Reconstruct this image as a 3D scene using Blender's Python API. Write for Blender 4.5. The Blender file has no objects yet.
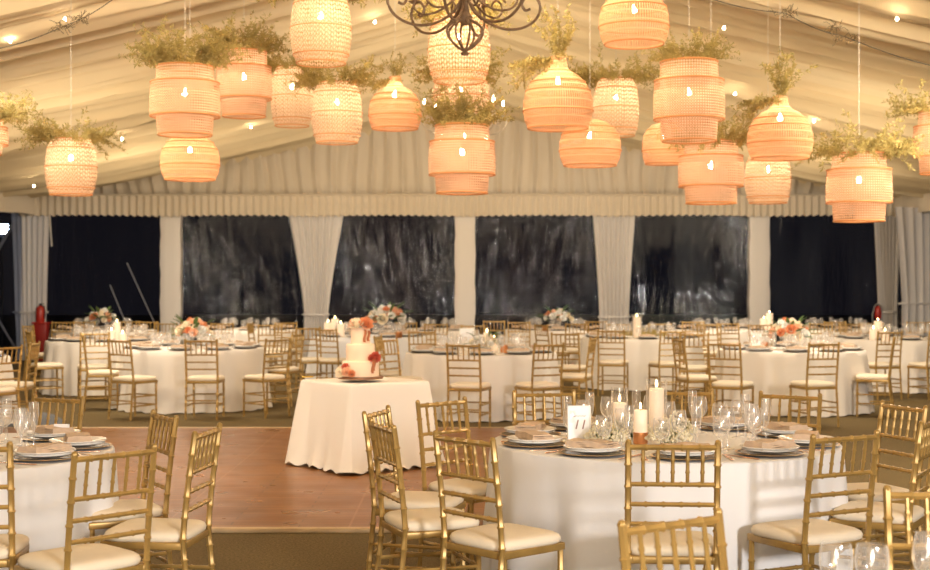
import bpy, bmesh, math, random
from math import sin, cos, pi, radians, sqrt, atan2
from mathutils import Vector, Matrix

SC = bpy.context.scene
COL = SC.collection
F, CX, YH, HC = 1400.0, 465.0, 283.0, 1.6      # focal length on the 930 px wide frame, horizon, eye height
DS = F / 1292.0
R = random.Random(7)

def pos(px, k, z=0.0):
    """world point seen at image column px where one metre measures k pixels"""
    return Vector(((px - CX) / k, F / k, z))

def zat(y, k):
    return HC + (YH - y) / k

# ------------------------------------------------------------------ materials
def mat(name):
    m = bpy.data.materials.new(name); m.use_nodes = True
    nt = m.node_tree; nt.nodes.clear()
    return m, nt, nt.nodes, nt.links

def simple(name, col, rough=0.5, metal=0.0, emis=None, estr=0.0, noise=0.0, nscale=20.0, bump=0.0, bscale=80.0, sheen=0.0, trans=0.0, spec=0.5):
    m, nt, N, L = mat(name)
    out = N.new('ShaderNodeOutputMaterial'); p = N.new('ShaderNodeBsdfPrincipled')
    p.inputs['Base Color'].default_value = (*col, 1); p.inputs['Roughness'].default_value = rough
    p.inputs['Metallic'].default_value = metal
    p.inputs['Specular IOR Level'].default_value = spec
    if emis: p.inputs['Emission Color'].default_value = (*emis, 1); p.inputs['Emission Strength'].default_value = estr
    tc = N.new('ShaderNodeTexCoord')
    if noise:
        n = N.new('ShaderNodeTexNoise'); n.inputs['Scale'].default_value = nscale; n.inputs['Detail'].default_value = 4
        L.new(tc.outputs['Object'], n.inputs['Vector'])
        mx = N.new('ShaderNodeMixRGB'); mx.blend_type = 'MULTIPLY'; mx.inputs[0].default_value = 1
        mx.inputs[1].default_value = (*col, 1)
        rp = N.new('ShaderNodeMapRange'); rp.inputs[3].default_value = 1 - noise; rp.inputs[4].default_value = 1 + noise
        rp.inputs[1].default_value = .3; rp.inputs[2].default_value = .7
        L.new(n.outputs['Fac'], rp.inputs[0]); L.new(rp.outputs[0], mx.inputs[2]); L.new(mx.outputs[0], p.inputs['Base Color'])
    if bump:
        n2 = N.new('ShaderNodeTexNoise'); n2.inputs['Scale'].default_value = bscale
        L.new(tc.outputs['Object'], n2.inputs['Vector'])
        b = N.new('ShaderNodeBump'); b.inputs['Strength'].default_value = bump; b.inputs['Distance'].default_value = .01
        L.new(n2.outputs['Fac'], b.inputs['Height']); L.new(b.outputs[0], p.inputs['Normal'])
    if trans:
        t = N.new('ShaderNodeBsdfTranslucent'); t.inputs[0].default_value = (*col, 1)
        ms = N.new('ShaderNodeMixShader'); ms.inputs[0].default_value = trans
        L.new(p.outputs[0], ms.inputs[1]); L.new(t.outputs[0], ms.inputs[2]); L.new(ms.outputs[0], out.inputs[0])
    else:
        L.new(p.outputs[0], out.inputs[0])
    return m

def emitter(name, col, s):
    m, nt, N, L = mat(name)
    o = N.new('ShaderNodeOutputMaterial'); e = N.new('ShaderNodeEmission')
    e.inputs[0].default_value = (*col, 1); e.inputs[1].default_value = s
    L.new(e.outputs[0], o.inputs[0]); return m

def weave(name, col, kind, gap, trans=.55, glow=0.0):
    """woven cane: gaps in the weave are really open"""
    m, nt, N, L = mat(name)
    out = N.new('ShaderNodeOutputMaterial')
    uv = N.new('ShaderNodeUVMap'); uv.uv_map = 'UVMap'
    sp = N.new('ShaderNodeSeparateXYZ'); L.new(uv.outputs[0], sp.inputs[0])
    def math_(op, a, b=None):
        n = N.new('ShaderNodeMath'); n.operation = op
        for i, v in enumerate((a, b)):
            if v is None: continue
            if isinstance(v, (int, float)): n.inputs[i].default_value = v
            else: L.new(v, n.inputs[i])
        return n.outputs[0]
    u, v = sp.outputs[0], sp.outputs[1]
    if kind == 'diag':
        a = math_('SINE', math_('MULTIPLY', math_('ADD', u, v), 150.0))
        b = math_('SINE', math_('MULTIPLY', math_('SUBTRACT', u, v), 150.0))
        pat = math_('MULTIPLY', a, b)
    elif kind == 'rib':
        a = math_('SINE', math_('MULTIPLY', u, 330.0))
        b = math_('SINE', math_('MULTIPLY', v, 95.0))
        pat = math_('SUBTRACT', a, math_('MULTIPLY', math_('GREATER_THAN', b, .86), 2.0))
    else:
        a = math_('SINE', math_('ADD', math_('MULTIPLY', v, 170.0), math_('MULTIPLY', math_('SINE', math_('MULTIPLY', u, 120.0)), 1.1)))
        b = math_('SINE', math_('MULTIPLY', u, 260.0))
        pat = math_('MULTIPLY', math_('ADD', a, b), .5)
    nz = N.new('ShaderNodeTexNoise'); nz.inputs['Scale'].default_value = 9; nz.inputs['Detail'].default_value = 5
    L.new(uv.outputs[0], nz.inputs['Vector'])
    pat2 = math_('ADD', pat, math_('MULTIPLY', math_('SUBTRACT', nz.outputs['Fac'], .5), 1.2))
    open_ = math_('GREATER_THAN', pat2, gap)
    mc = N.new('ShaderNodeMixRGB'); mc.inputs[1].default_value = (*col, 1)
    mc.inputs[2].default_value = (col[0]*.50, col[1]*.33, col[2]*.20, 1)
    rp = N.new('ShaderNodeMapRange'); rp.inputs[1].default_value = -.9; rp.inputs[2].default_value = .5
    L.new(pat2, rp.inputs[0]); L.new(rp.outputs[0], mc.inputs[0])
    d = N.new('ShaderNodeBsdfDiffuse'); L.new(mc.outputs[0], d.inputs[0])
    t = N.new('ShaderNodeBsdfTranslucent'); L.new(mc.outputs[0], t.inputs[0])
    m1 = N.new('ShaderNodeMixShader'); m1.inputs[0].default_value = trans
    L.new(d.outputs[0], m1.inputs[1]); L.new(t.outputs[0], m1.inputs[2])
    sh = m1.outputs[0]
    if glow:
        e = N.new('ShaderNodeEmission'); L.new(mc.outputs[0], e.inputs[0]); e.inputs[1].default_value = glow  # small emission added to back up the bulb light coming through the cane
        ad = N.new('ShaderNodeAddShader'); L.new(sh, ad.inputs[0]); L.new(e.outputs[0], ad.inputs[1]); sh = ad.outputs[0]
    tr = N.new('ShaderNodeBsdfTransparent')
    m2 = N.new('ShaderNodeMixShader'); L.new(open_, m2.inputs[0]); L.new(sh, m2.inputs[1]); L.new(tr.outputs[0], m2.inputs[2])
    L.new(m2.outputs[0], out.inputs[0]); return m

def glassmat(name, tint=(1, 1, 1), haze=.05, edge=.75):
    m, nt, N, L = mat(name)
    out = N.new('ShaderNodeOutputMaterial')
    tr = N.new('ShaderNodeBsdfTransparent'); tr.inputs[0].default_value = (*tint, 1)
    gl = N.new('ShaderNodeBsdfGlossy'); gl.inputs['Roughness'].default_value = .08
    df = N.new('ShaderNodeBsdfDiffuse'); df.inputs[0].default_value = (.96, .93, .89, 1)
    tl = N.new('ShaderNodeBsdfTranslucent'); tl.inputs[0].default_value = (.96, .93, .89, 1)
    dt = N.new('ShaderNodeMixShader'); dt.inputs[0].default_value = .45
    L.new(df.outputs[0], dt.inputs[1]); L.new(tl.outputs[0], dt.inputs[2])
    lw = N.new('ShaderNodeLayerWeight'); lw.inputs[0].default_value = .35
    rp = N.new('ShaderNodeMapRange'); rp.inputs[1].default_value = .25; rp.inputs[2].default_value = 1.0; rp.inputs[3].default_value = haze; rp.inputs[4].default_value = edge  # bright outlines painted in as diffuse white, instead of mirrored light
    L.new(lw.outputs['Facing'], rp.inputs[0])
    a = N.new('ShaderNodeMixShader'); L.new(rp.outputs[0], a.inputs[0])
    L.new(tr.outputs[0], a.inputs[1]); L.new(dt.outputs[0], a.inputs[2])
    b = N.new('ShaderNodeMixShader'); b.inputs[0].default_value = .10; L.new(a.outputs[0], b.inputs[1]); L.new(gl.outputs[0], b.inputs[2])
    L.new(b.outputs[0], out.inputs[0]); return m

def vinylmat(name, haze=(.10, .10, .13), hz=.12, wr=.35):
    """clear tent vinyl: see-through, glossy and wrinkled in vertical streaks"""
    m, nt, N, L = mat(name)
    out = N.new('ShaderNodeOutputMaterial')
    tc = N.new('ShaderNodeTexCoord'); mp = N.new('ShaderNodeMapping'); mp.inputs['Scale'].default_value = (2.6, 1, .45)
    L.new(tc.outputs['Object'], mp.inputs[0])
    n = N.new('ShaderNodeTexNoise'); n.inputs['Scale'].default_value = 2.2; n.inputs['Detail'].default_value = 6; n.inputs['Distortion'].default_value = .8
    L.new(mp.outputs[0], n.inputs[0])
    bp = N.new('ShaderNodeBump'); bp.inputs['Strength'].default_value = wr; bp.inputs['Distance'].default_value = .25
    L.new(n.outputs['Fac'], bp.inputs['Height'])
    tr = N.new('ShaderNodeBsdfTransparent'); tr.inputs[0].default_value = (.75, .78, .85, 1)
    gl = N.new('ShaderNodeBsdfGlossy'); gl.inputs['Roughness'].default_value = .035; L.new(bp.outputs[0], gl.inputs['Normal'])
    df = N.new('ShaderNodeBsdfDiffuse'); df.inputs[0].default_value = (*haze, 1)
    n2 = N.new('ShaderNodeTexNoise'); n2.inputs['Scale'].default_value = .7; n2.inputs['Detail'].default_value = 5
    L.new(mp.outputs[0], n2.inputs[0])
    rp = N.new('ShaderNodeMapRange'); rp.inputs[1].default_value = .38; rp.inputs[2].default_value = .68; rp.inputs[4].default_value = hz * 2
    L.new(n2.outputs['Fac'], rp.inputs[0])
    a = N.new('ShaderNodeMixShader'); L.new(rp.outputs[0], a.inputs[0]); L.new(tr.outputs[0], a.inputs[1]); L.new(df.outputs[0], a.inputs[2])
    b = N.new('ShaderNodeMixShader'); b.inputs[0].default_value = .017; L.new(a.outputs[0], b.inputs[1]); L.new(gl.outputs[0], b.inputs[2])
    L.new(b.outputs[0], out.inputs[0]); return m

def carpetmat(name, c1, c2):
    m, nt, N, L = mat(name)
    out = N.new('ShaderNodeOutputMaterial'); p = N.new('ShaderNodeBsdfPrincipled'); p.inputs['Roughness'].default_value = .95
    p.inputs['Specular IOR Level'].default_value = .1
    tc = N.new('ShaderNodeTexCoord')
    n = N.new('ShaderNodeTexNoise'); n.inputs['Scale'].default_value = 60; n.inputs['Detail'].default_value = 8; n.inputs['Roughness'].default_value = .8
    L.new(tc.outputs['Object'], n.inputs['Vector'])
    n2 = N.new('ShaderNodeTexNoise'); n2.inputs['Scale'].default_value = .5
    L.new(tc.outputs['Object'], n2.inputs['Vector'])
    r = N.new('ShaderNodeValToRGB'); r.color_ramp.elements[0].color = (*c1, 1); r.color_ramp.elements[1].color = (*c2, 1)
    r.color_ramp.elements[0].position = .35; r.color_ramp.elements[1].position = .68
    L.new(n.outputs['Fac'], r.inputs[0])
    mx = N.new('ShaderNodeMixRGB'); mx.blend_type = 'MULTIPLY'; mx.inputs[0].default_value = .4
    L.new(r.outputs[0], mx.inputs[1]); L.new(n2.outputs['Fac'], mx.inputs[2]); L.new(mx.outputs[0], p.inputs['Base Color'])
    b = N.new('ShaderNodeBump'); b.inputs['Strength'].default_value = .6; b.inputs['Distance'].default_value = .01
    L.new(n.outputs['Fac'], b.inputs['Height']); L.new(b.outputs[0], p.inputs['Normal'])
    L.new(p.outputs[0], out.inputs[0]); return m

def woodmat(name):
    m, nt, N, L = mat(name)
    out = N.new('ShaderNodeOutputMaterial'); p = N.new('ShaderNodeBsdfPrincipled')
    p.inputs['Roughness'].default_value = .3; p.inputs['Specular IOR Level'].default_value = .14
    tc = N.new('ShaderNodeTexCoord')
    br = N.new('ShaderNodeTexBrick'); br.inputs['Scale'].default_value = 1.0
    br.inputs['Brick Width'].default_value = .9; br.inputs['Row Height'].default_value = .1; br.inputs['Mortar Size'].default_value = .004
    br.inputs['Color1'].default_value = (.20, .075, .020, 1); br.inputs['Color2'].default_value = (.27, .112, .033, 1)
    br.inputs['Mortar'].default_value = (.09, .04, .018, 1); br.offset = .5
    L.new(tc.outputs['Object'], br.inputs['Vector'])
    mp = N.new('ShaderNodeMapping'); mp.inputs['Scale'].default_value = (2.5, 30, 1); L.new(tc.outputs['Object'], mp.inputs[0])
    n = N.new('ShaderNodeTexNoise'); n.inputs['Scale'].default_value = 1.5; n.inputs['Detail'].default_value = 6; L.new(mp.outputs[0], n.inputs[0])
    rp = N.new('ShaderNodeMapRange'); rp.inputs[3].default_value = .72; rp.inputs[4].default_value = 1.28; L.new(n.outputs['Fac'], rp.inputs[0])
    mx = N.new('ShaderNodeMixRGB'); mx.blend_type = 'MULTIPLY'; mx.inputs[0].default_value = 1
    L.new(br.outputs['Color'], mx.inputs[1]); L.new(rp.outputs[0], mx.inputs[2])
    # panel seams every 0.915 m along x
    sx = N.new('ShaderNodeSeparateXYZ'); L.new(tc.outputs['Object'], sx.inputs[0])
    dv = N.new('ShaderNodeMath'); dv.operation = 'DIVIDE'; dv.inputs[1].default_value = 1.22; L.new(sx.outputs[0], dv.inputs[0])
    fr = N.new('ShaderNodeMath'); fr.operation = 'FRACT'; L.new(dv.outputs[0], fr.inputs[0])
    lt = N.new('ShaderNodeMath'); lt.operation = 'LESS_THAN'; lt.inputs[1].default_value = .012; L.new(fr.outputs[0], lt.inputs[0])
    m3 = N.new('ShaderNodeMixRGB'); L.new(lt.outputs[0], m3.inputs[0]); L.new(mx.outputs[0], m3.inputs[1]); m3.inputs[2].default_value = (.30, .14, .06, 1)
    L.new(m3.outputs[0], p.inputs['Base Color'])
    n3 = N.new('ShaderNodeTexNoise'); n3.inputs['Scale'].default_value = 3; L.new(tc.outputs['Object'], n3.inputs[0])
    r2 = N.new('ShaderNodeMapRange'); r2.inputs[3].default_value = .2; r2.inputs[4].default_value = .42; L.new(n3.outputs['Fac'], r2.inputs[0])
    L.new(r2.outputs[0], p.inputs['Roughness'])
    L.new(p.outputs[0], out.inputs[0]); return m

M = dict(
    gold=simple('gold_paint', (.40, .25, .075), .36, .35, noise=.18, nscale=9),
    ivory=simple('ivory_fabric', (.80, .70, .54), .85, bump=.15, bscale=150, noise=.05, nscale=6),
    cloth=simple('ivory_linen', (.84, .78, .70), .9, bump=.1, bscale=200, trans=.06),
    cloth_w=simple('white_linen', (.86, .85, .85), .9, bump=.1, bscale=200, trans=.06),
    drape=simple('tent_drape', (.80, .70, .55), .9, bump=.1, bscale=60, trans=.12),
    ceil=simple('tent_liner', (.85, .70, .45), .9, trans=.15, noise=.05, nscale=.8),
    curtain=simple('sheer_curtain', (.88, .84, .80), .9, trans=.2),
    sleeve=simple('post_sleeve', (.84, .79, .73), .9, bump=.1, bscale=90),
    charger=simple('dark_charger', (.05, .028, .024), .25, .2),
    rimgold=simple('charger_rim', (.55, .38, .20), .3, .7),
    plate=simple('white_china', (.86, .84, .80), .15),
    napkin=simple('tan_napkin', (.60, .45, .32), .9, bump=.25, bscale=180, noise=.08, nscale=30),
    copper=simple('copper', (.72, .32, .13), .28, .85),
    cutlery=simple('rose_gold_cutlery', (.78, .50, .36), .22, .9),
    glass=glassmat('clear_glass', haze=.15, edge=.85),
    glass_thick=glassmat('hurricane_glass', haze=.03, edge=.45),
    wax=simple('candle_wax', (.94, .83, .69), .5, emis=(1, .72, .46), estr=.22, trans=.2),  # even emission stands in for candlelight glowing through the wax
    wick=simple('wick', (.02, .015, .01), .9),
    flame=emitter('flame', (1, .70, .34), 26),
    bulb=emitter('lantern_bulb', (1, .78, .56), 215),
    fairy=emitter('fairy_bulb', (1, .80, .55), 120),
    chbulb=emitter('chandelier_bulb', (1, .80, .55), 60),
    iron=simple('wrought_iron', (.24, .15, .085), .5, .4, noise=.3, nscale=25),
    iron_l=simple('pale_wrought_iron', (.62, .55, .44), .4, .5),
    wireblk=simple('dark_wire', (.05, .045, .035), .6),
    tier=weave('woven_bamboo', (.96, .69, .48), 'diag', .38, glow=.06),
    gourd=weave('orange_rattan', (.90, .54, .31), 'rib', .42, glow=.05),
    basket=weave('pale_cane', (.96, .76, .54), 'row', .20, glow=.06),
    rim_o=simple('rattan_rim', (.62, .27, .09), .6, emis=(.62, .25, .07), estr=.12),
    leaf=simple('olive_foliage', (.46, .37, .13), .7, noise=.4, nscale=9, trans=.45),
    twig=simple('twig', (.16, .11, .05), .8),
    leafg=simple('green_leaf', (.10, .17, .05), .6, noise=.3, nscale=30, trans=.2),
    fl_o=simple('orange_petal', (.78, .33, .16), .7, trans=.25),
    fl_r=simple('coral_petal', (.62, .12, .07), .7, trans=.25),
    fl_p=simple('peach_petal', (.90, .55, .36), .7, trans=.25),
    fl_c=simple('cream_petal', (.92, .82, .64), .7, trans=.25),
    fl_w=simple('white_petal', (.90, .89, .85), .7, trans=.25),
    gyp=simple('tiny_white_blossom', (.95, .89, .70), .7, trans=.3),
    cake=simple('buttercream', (.88, .68, .50), .6, bump=.1, bscale=30),
    board=simple('brown_board', (.22, .10, .045), .5, noise=.2),
    ribbon=simple('rust_ribbon', (.42, .14, .055), .6),
    yellow=simple('yellow_brass', (.75, .50, .08), .3, .6),
    black=simple('black_plastic', (.012, .012, .014), .5),
    red=simple('red_paint', (.50, .035, .02), .35),
    red_d=simple('dark_red_paint', (.36, .02, .014), .45),
    steel=simple('pale_metal', (.7, .7, .7), .3, .8),
    card=simple('sign_card', (.93, .92, .91), .5),
    ink=simple('sign_ink', (.36, .20, .17), .6),
    frame_w=simple('pale_frame', (.80, .79, .66), .4, .1),
    rope=simple('white_strap', (.70, .66, .60), .8),
    carpet=carpetmat('olive_brown_carpet', (.095, .068, .028), (.27, .195, .092)),
    greyc=carpetmat('grey_carpet', (.13, .14, .155), (.24, .255, .28)),
    wood=woodmat('parquet'),
    edge=simple('pale_wood_edge', (.52, .37, .20), .5, noise=.15, nscale=6),
    ground=simple('night_ground', (.012, .013, .014), .9, noise=.3, nscale=2),
    flood=emitter('floodlight_face', (.72, .86, 1), 120),
    dark=simple('dark_paint', (.02, .02, .022), .6),
)

# ------------------------------------------------------------------ mesh helpers
def tube(bm, pts, r, n=6, cap=True):
    pts = [Vector(p) for p in pts]
    rs = r if isinstance(r, (list, tuple)) else [r] * len(pts)
    rings = []
    for i, p in enumerate(pts):
        d = (pts[min(i + 1, len(pts) - 1)] - pts[max(i - 1, 0)])
        if d.length < 1e-9: d = Vector((0, 0, 1))
        d.normalize()
        up = Vector((0, 0, 1)) if abs(d.z) < .95 else Vector((0, 1, 0))
        a = d.cross(up).normalized(); b = d.cross(a).normalized()
        rings.append([bm.verts.new(p + (a * cos(2 * pi * j / n) + b * sin(2 * pi * j / n)) * rs[i]) for j in range(n)])
    for i in range(len(rings) - 1):
        for j in range(n):
            bm.faces.new((rings[i][j], rings[i][(j + 1) % n], rings[i + 1][(j + 1) % n], rings[i + 1][j]))
    if cap and n > 2:
        bm.faces.new(rings[0]); bm.faces.new(list(reversed(rings[-1])))

def bamboo(bm, p0, p1, r, step=.085, n=6, bend=None):
    """turned rod with the raised rings of bamboo"""
    p0, p1 = Vector(p0), Vector(p1); Ln = (p1 - p0).length; k = max(1, round(Ln / step))
    ts, rs = [0], [r]
    for i in range(1, k):
        t = i / k; e = .008 / Ln
        ts += [t - e, t, t + e]; rs += [r, r * 1.35, r]
    ts.append(1); rs.append(r)
    f = bend or (lambda t: Vector((0, 0, 0)))
    tube(bm, [p0.lerp(p1, t) + f(t) for t in ts], rs, n)

def box(bm, c, s, rot=None, bev=0.0):
    g = bmesh.ops.create_cube(bm, size=1)['verts']
    mtx = Matrix.Translation(c) @ (rot.to_4x4() if rot else Matrix()) @ Matrix.Diagonal((*s, 1))
    bmesh.ops.transform(bm, matrix=mtx, verts=g)
    if bev:
        ed = list({e for v in g for e in v.link_edges})
        bmesh.ops.bevel(bm, geom=ed, offset=bev, segments=2, affect='EDGES', profile=.5)

def lathe(bm, prof, n=24, wob=None, uv=False):
    """prof: list of (r, z) from start to end"""
    lay = bm.loops.layers.uv.new('UVMap') if uv else None
    rings = []
    for r, z in prof:
        if r < 1e-6: rings.append([bm.verts.new((0, 0, z))])
        else: rings.append([bm.verts.new((r * cos(2 * pi * j / n), r * sin(2 * pi * j / n), z)) for j in range(n)])
    ln = 0; acc = [0]
    for i in range(len(prof) - 1):
        ln += sqrt((prof[i+1][0] - prof[i][0])**2 + (prof[i+1][1] - prof[i][1])**2); acc.append(ln)
    rm = max(p[0] for p in prof)
    for i in range(len(rings) - 1):
        a, b = rings[i], rings[i + 1]
        for j in range(n):
            j2 = (j + 1) % n
            if len(a) == 1 and len(b) == 1: continue
            if len(a) == 1: f = bm.faces.new((a[0], b[j2], b[j]))
            elif len(b) == 1: f = bm.faces.new((a[j], a[j2], b[0]))
            else:
                f = bm.faces.new((a[j], a[j2], b[j2], b[j]))
                if lay:
                    us = [j, j + 1, j + 1, j]; vs = [acc[i], acc[i], acc[i+1], acc[i+1]]
                    for l, uu, vv in zip(f.loops, us, vs): l[lay].uv = (uu / n * 2 * pi * rm, vv)

def torus(bm, R_, r, z=0, n=28, m=5):
    rings = []
    for i in range(n):
        a = 2 * pi * i / n
        rings.append([bm.verts.new(((R_ + r * cos(2*pi*j/m)) * cos(a), (R_ + r * cos(2*pi*j/m)) * sin(a), z + r * sin(2*pi*j/m))) for j in range(m)])
    for i in range(n):
        for j in range(m):
            bm.faces.new((rings[i][j], rings[(i+1) % n][j], rings[(i+1) % n][(j+1) % m], rings[i][(j+1) % m]))

def ball(bm, c, r, seg=10, sc=(1, 1, 1)):
    g = bmesh.ops.create_uvsphere(bm, u_segments=seg, v_segments=max(4, seg // 2 + 1), radius=r)['verts']
    bmesh.ops.transform(bm, matrix=Matrix.Translation(c) @ Matrix.Diagonal((*sc, 1)), verts=g)

def mesh(bm, name, m, smooth=True):
    me = bpy.data.meshes.new(name)
    bmesh.ops.recalc_face_normals(bm, faces=bm.faces)
    bm.to_mesh(me); bm.free()
    me.materials.append(m)
    if smooth:
        for p in me.polygons: p.use_smooth = True
        try: me.set_sharp_from_angle(angle=radians(50))
        except Exception: pass
    return me

CACHE = {}
def cached(key, fn):
    if key not in CACHE: CACHE[key] = fn()
    return CACHE[key]

def part(name, me, parent=None, loc=(0, 0, 0), rot=(0, 0, 0), sc=(1, 1, 1), label=None):
    o = bpy.data.objects.new(name, me); COL.objects.link(o)
    o.location = loc; o.rotation_euler = rot; o.scale = sc if isinstance(sc, (tuple, list)) else (sc,) * 3
    if parent: o.parent = parent
    if label: o['label'] = label
    return o

def tag(o, label, cat, group=None):
    o['label'] = label; o['category'] = cat
    if group: o['group'] = group
    return o

def thing(name, label, cat, loc, rz=0.0, group=None):
    o = bpy.data.objects.new(name, None); COL.objects.link(o)
    o.empty_display_size = .1
    o.location = loc; o.rotation_euler = (0, 0, rz)
    return tag(o, label, cat, group)

def struct(name, me, loc=(0, 0, 0), rot=(0, 0, 0)):
    o = part(name, me, None, loc, rot); o['kind'] = 'structure'; return o

def bmf(fn):
    bm = bmesh.new(); fn(bm); return bm

# ------------------------------------------------------------------ the tent
XW, YW, YB = 9.15, 26.9 * DS, -7.0
EAVE, RIDGE = 3.43, 5.5
def roof(x): return RIDGE - (RIDGE - EAVE) * abs(x) / XW

def build_ceiling():
    bm = bmesh.new(); nx = 60; dy = .045; ny = int((YW - YB) / dy)
    rr = random.Random(3); ph = [rr.uniform(0, 6.28) for _ in range(12)]
    rows = []
    for j in range(ny + 1):
        y = YB + (YW - YB) * j / ny; row = []
        for i in range(nx + 1):
            x = -XW + 2 * XW * i / nx
            yy = y + .16 * sin(.45 * x + ph[0] + .21 * y) + .05 * sin(1.1 * x + ph[1] - .35 * y)
            s = abs(sin(pi * yy / .86 + .9 * sin(.8 * yy + ph[2])))
            pl = .052 * sin(2 * pi * yy / .23 + 1.4 * sin(.9 * yy + ph[3]) + .6 * sin(.9 * x + ph[4])) + .02 * sin(2 * pi * yy / .137 + ph[5] + .8 * sin(1.1 * x))
            big = .12 * sin(2 * pi * yy / 3.05 + ph[6])
            u = abs(x) / XW
            env = .35 + .65 * min(1, 4 * u * (1 - u) + .25)
            z = roof(x) - .10 + (-.17 * (1 - s) + pl * (.5 + .5 * s) + big * .6) * env - .22 * (4 * u * (1 - u)) * .5
            row.append(bm.verts.new((x, y, z)))
        rows.append(row)
    for j in range(ny):
        for i in range(nx):
            bm.faces.new((rows[j][i], rows[j][i+1], rows[j+1][i+1], rows[j+1][i]))
    me = mesh(bm, 'ceiling', M['ceil'])
    return struct('ceiling', me)
build_ceiling()

def build_gable():
    bm = bmesh.new(); nx = 520; nz = 14; rows = []
    rr = random.Random(5); ph = [rr.uniform(0, 6.28) for _ in range(8)]
    for k in range(nz + 1):
        row = []
        for i in range(nx + 1):
            x = -XW + 2 * XW * i / nx; top = roof(x) + .02; t = k / nz
            z = EAVE - .02 + (top - EAVE + .02) * t
            w = x + .05 * sin(3 * t + 2 * x) + .03 * sin(2.2 * x + ph[0])
            y = YW - .06 + .05 * sin(2 * pi * w / .30 + 1.1 * sin(1.7 * x + ph[1])) + .02 * sin(2 * pi * w / .16 + ph[2] + 2 * t)
            y -= .10 * sin(pi * t) ** 1 * .6
            row.append(bm.verts.new((x, y, z)))
        rows.append(row)
    for k in range(nz):
        for i in range(nx):
            bm.faces.new((rows[k][i], rows[k][i+1], rows[k+1][i+1], rows[k+1][i]))
    struct('wall_back', mesh(bm, 'wall_back', M['drape']))
build_gable()
bm = bmesh.new(); box(bm, (0, YB, 2.8), (2 * XW, .05, 5.6)); struct('wall_front', mesh(bm, 'wall_front', M['drape'], False))

def valance(name, length, z0, z1, loc, rz):
    bm = bmesh.new(); n = int(length / .022); zs = [z1, z1 - .035, z1 - .05, z1 - .2, z0 + .05, z0]; rows = []
    rr = random.Random(hash(name) % 99 if False else len(name)); 
    for k, z in enumerate(zs):
        row = []
        for i in range(n + 1):
            x = -length / 2 + length * i / n
            a = .035 * (0.15 if k < 2 else 1.0)
            y = -a * sin(2 * pi * x / .15 + .5 * sin(2.1 * x)) - (.03 if k == 1 else 0)
            zz = z + (.015 * sin(2 * pi * x / .15) + .025 * abs(sin(pi * (x + length/2) / 3.05)) if k == len(zs) - 1 else 0)
            row.append(bm.verts.new((x, y, zz)))
        rows.append(row)
    for k in range(len(zs) - 1):
        for i in range(n):
            bm.faces.new((rows[k][i], rows[k][i+1], rows[k+1][i+1], rows[k+1][i]))
    return struct(name, mesh(bm, name, M['drape']), loc, (0, 0, rz))
valance('trim_1', 2 * XW, 2.965, EAVE, (0, YW - .42, 0), 0)
valance('trim_2', YW - YB, 2.965, EAVE, (-XW + .3, (YW + YB) / 2, 0), pi / 2)
valance('trim_3', YW - YB, 2.965, EAVE, (XW - .3, (YW + YB) / 2, 0), pi / 2)

# floor, grey walkway, ground outside
bm = bmesh.new(); box(bm, (0, (YW + YB) / 2, -.05), (2 * XW, YW - YB, .1)); struct('floor', mesh(bm, 'floor', M['carpet'], False))
bm = bmesh.new(); box(bm, (0, 20, -.16), (120, 110, .1)); struct('ground', mesh(bm, 'ground', M['ground'], False))

def walkway():
    bm = bmesh.new()
    # grey carpet path between the left tables and the dance floor, ending in a rounded edge
    pts = [(-9.1, 14.15), (-5.05, 14.15), (-4.62, 14.2), (-4.52, 14.6), (-4.7, 15.1), (-5.0, 15.7), (-5.4, 16.2), (-6.0, 16.6), (-9.1, 16.9)]
    a = [bm.verts.new((x, y * DS, .004)) for x, y in pts]; bm.faces.new(a)
    struct('trim_4', mesh(bm, 'trim_4', M['greyc'], False))
walkway()

# panes of clear vinyl between the posts, white sleeved posts, tied curtains
posts = [-XW + .02, -6.1, -3.05, 0, 3.05, 6.1, XW - .02]
VIN = [vinylmat('vinyl_a', (.10, .09, .10), .02, .12), vinylmat('vinyl_b', (.10, .09, .09), .03, .2), vinylmat('vinyl_c', (.12, .095, .10), .07, .16),
       vinylmat('vinyl_d', (.11, .095, .115), .07, .2), vinylmat('vinyl_e', (.16, .19, .23), .12, .14), vinylmat('vinyl_f', (.10, .115, .145), .09, .1)]
def pane(i):
    x0, x1 = posts[i] + .1, posts[i + 1] - .1
    bm = bmesh.new(); nx, nz = 30, 24; rows = []
    rr = random.Random(i + 40); p = [rr.uniform(0, 6.28) for _ in range(4)]
    for k in range(nz + 1):
        row = []
        for j in range(nx + 1):
            u, v = j / nx, k / nz
            bulge = .10 * sin(pi * u) * sin(pi * v) + .012 * sin(9 * u + p[0]) + .01 * sin(7 * v + p[1] + 3 * u)
            row.append(bm.verts.new((x0 + (x1 - x0) * u, bulge, .02 + 3.2 * v)))
        rows.append(row)
    for k in range(nz):
        for j in range(nx):
            bm.faces.new((rows[k][j], rows[k][j+1], rows[k+1][j+1], rows[k+1][j]))
    struct('window_%d' % (i + 1), mesh(bm, 'window', VIN[i]), (0, YW, 0))
for i in range(6): pane(i)
for s, nm in ((-1, 'window_7'), (1, 'window_8')):
    bm = bmesh.new(); box(bm, (0, (YW + YB) / 2, 1.7), (.01, YW - YB, 3.38)); 
    struct(nm, mesh(bm, nm, VIN[0], False), (s * XW, 0, 0))

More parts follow.
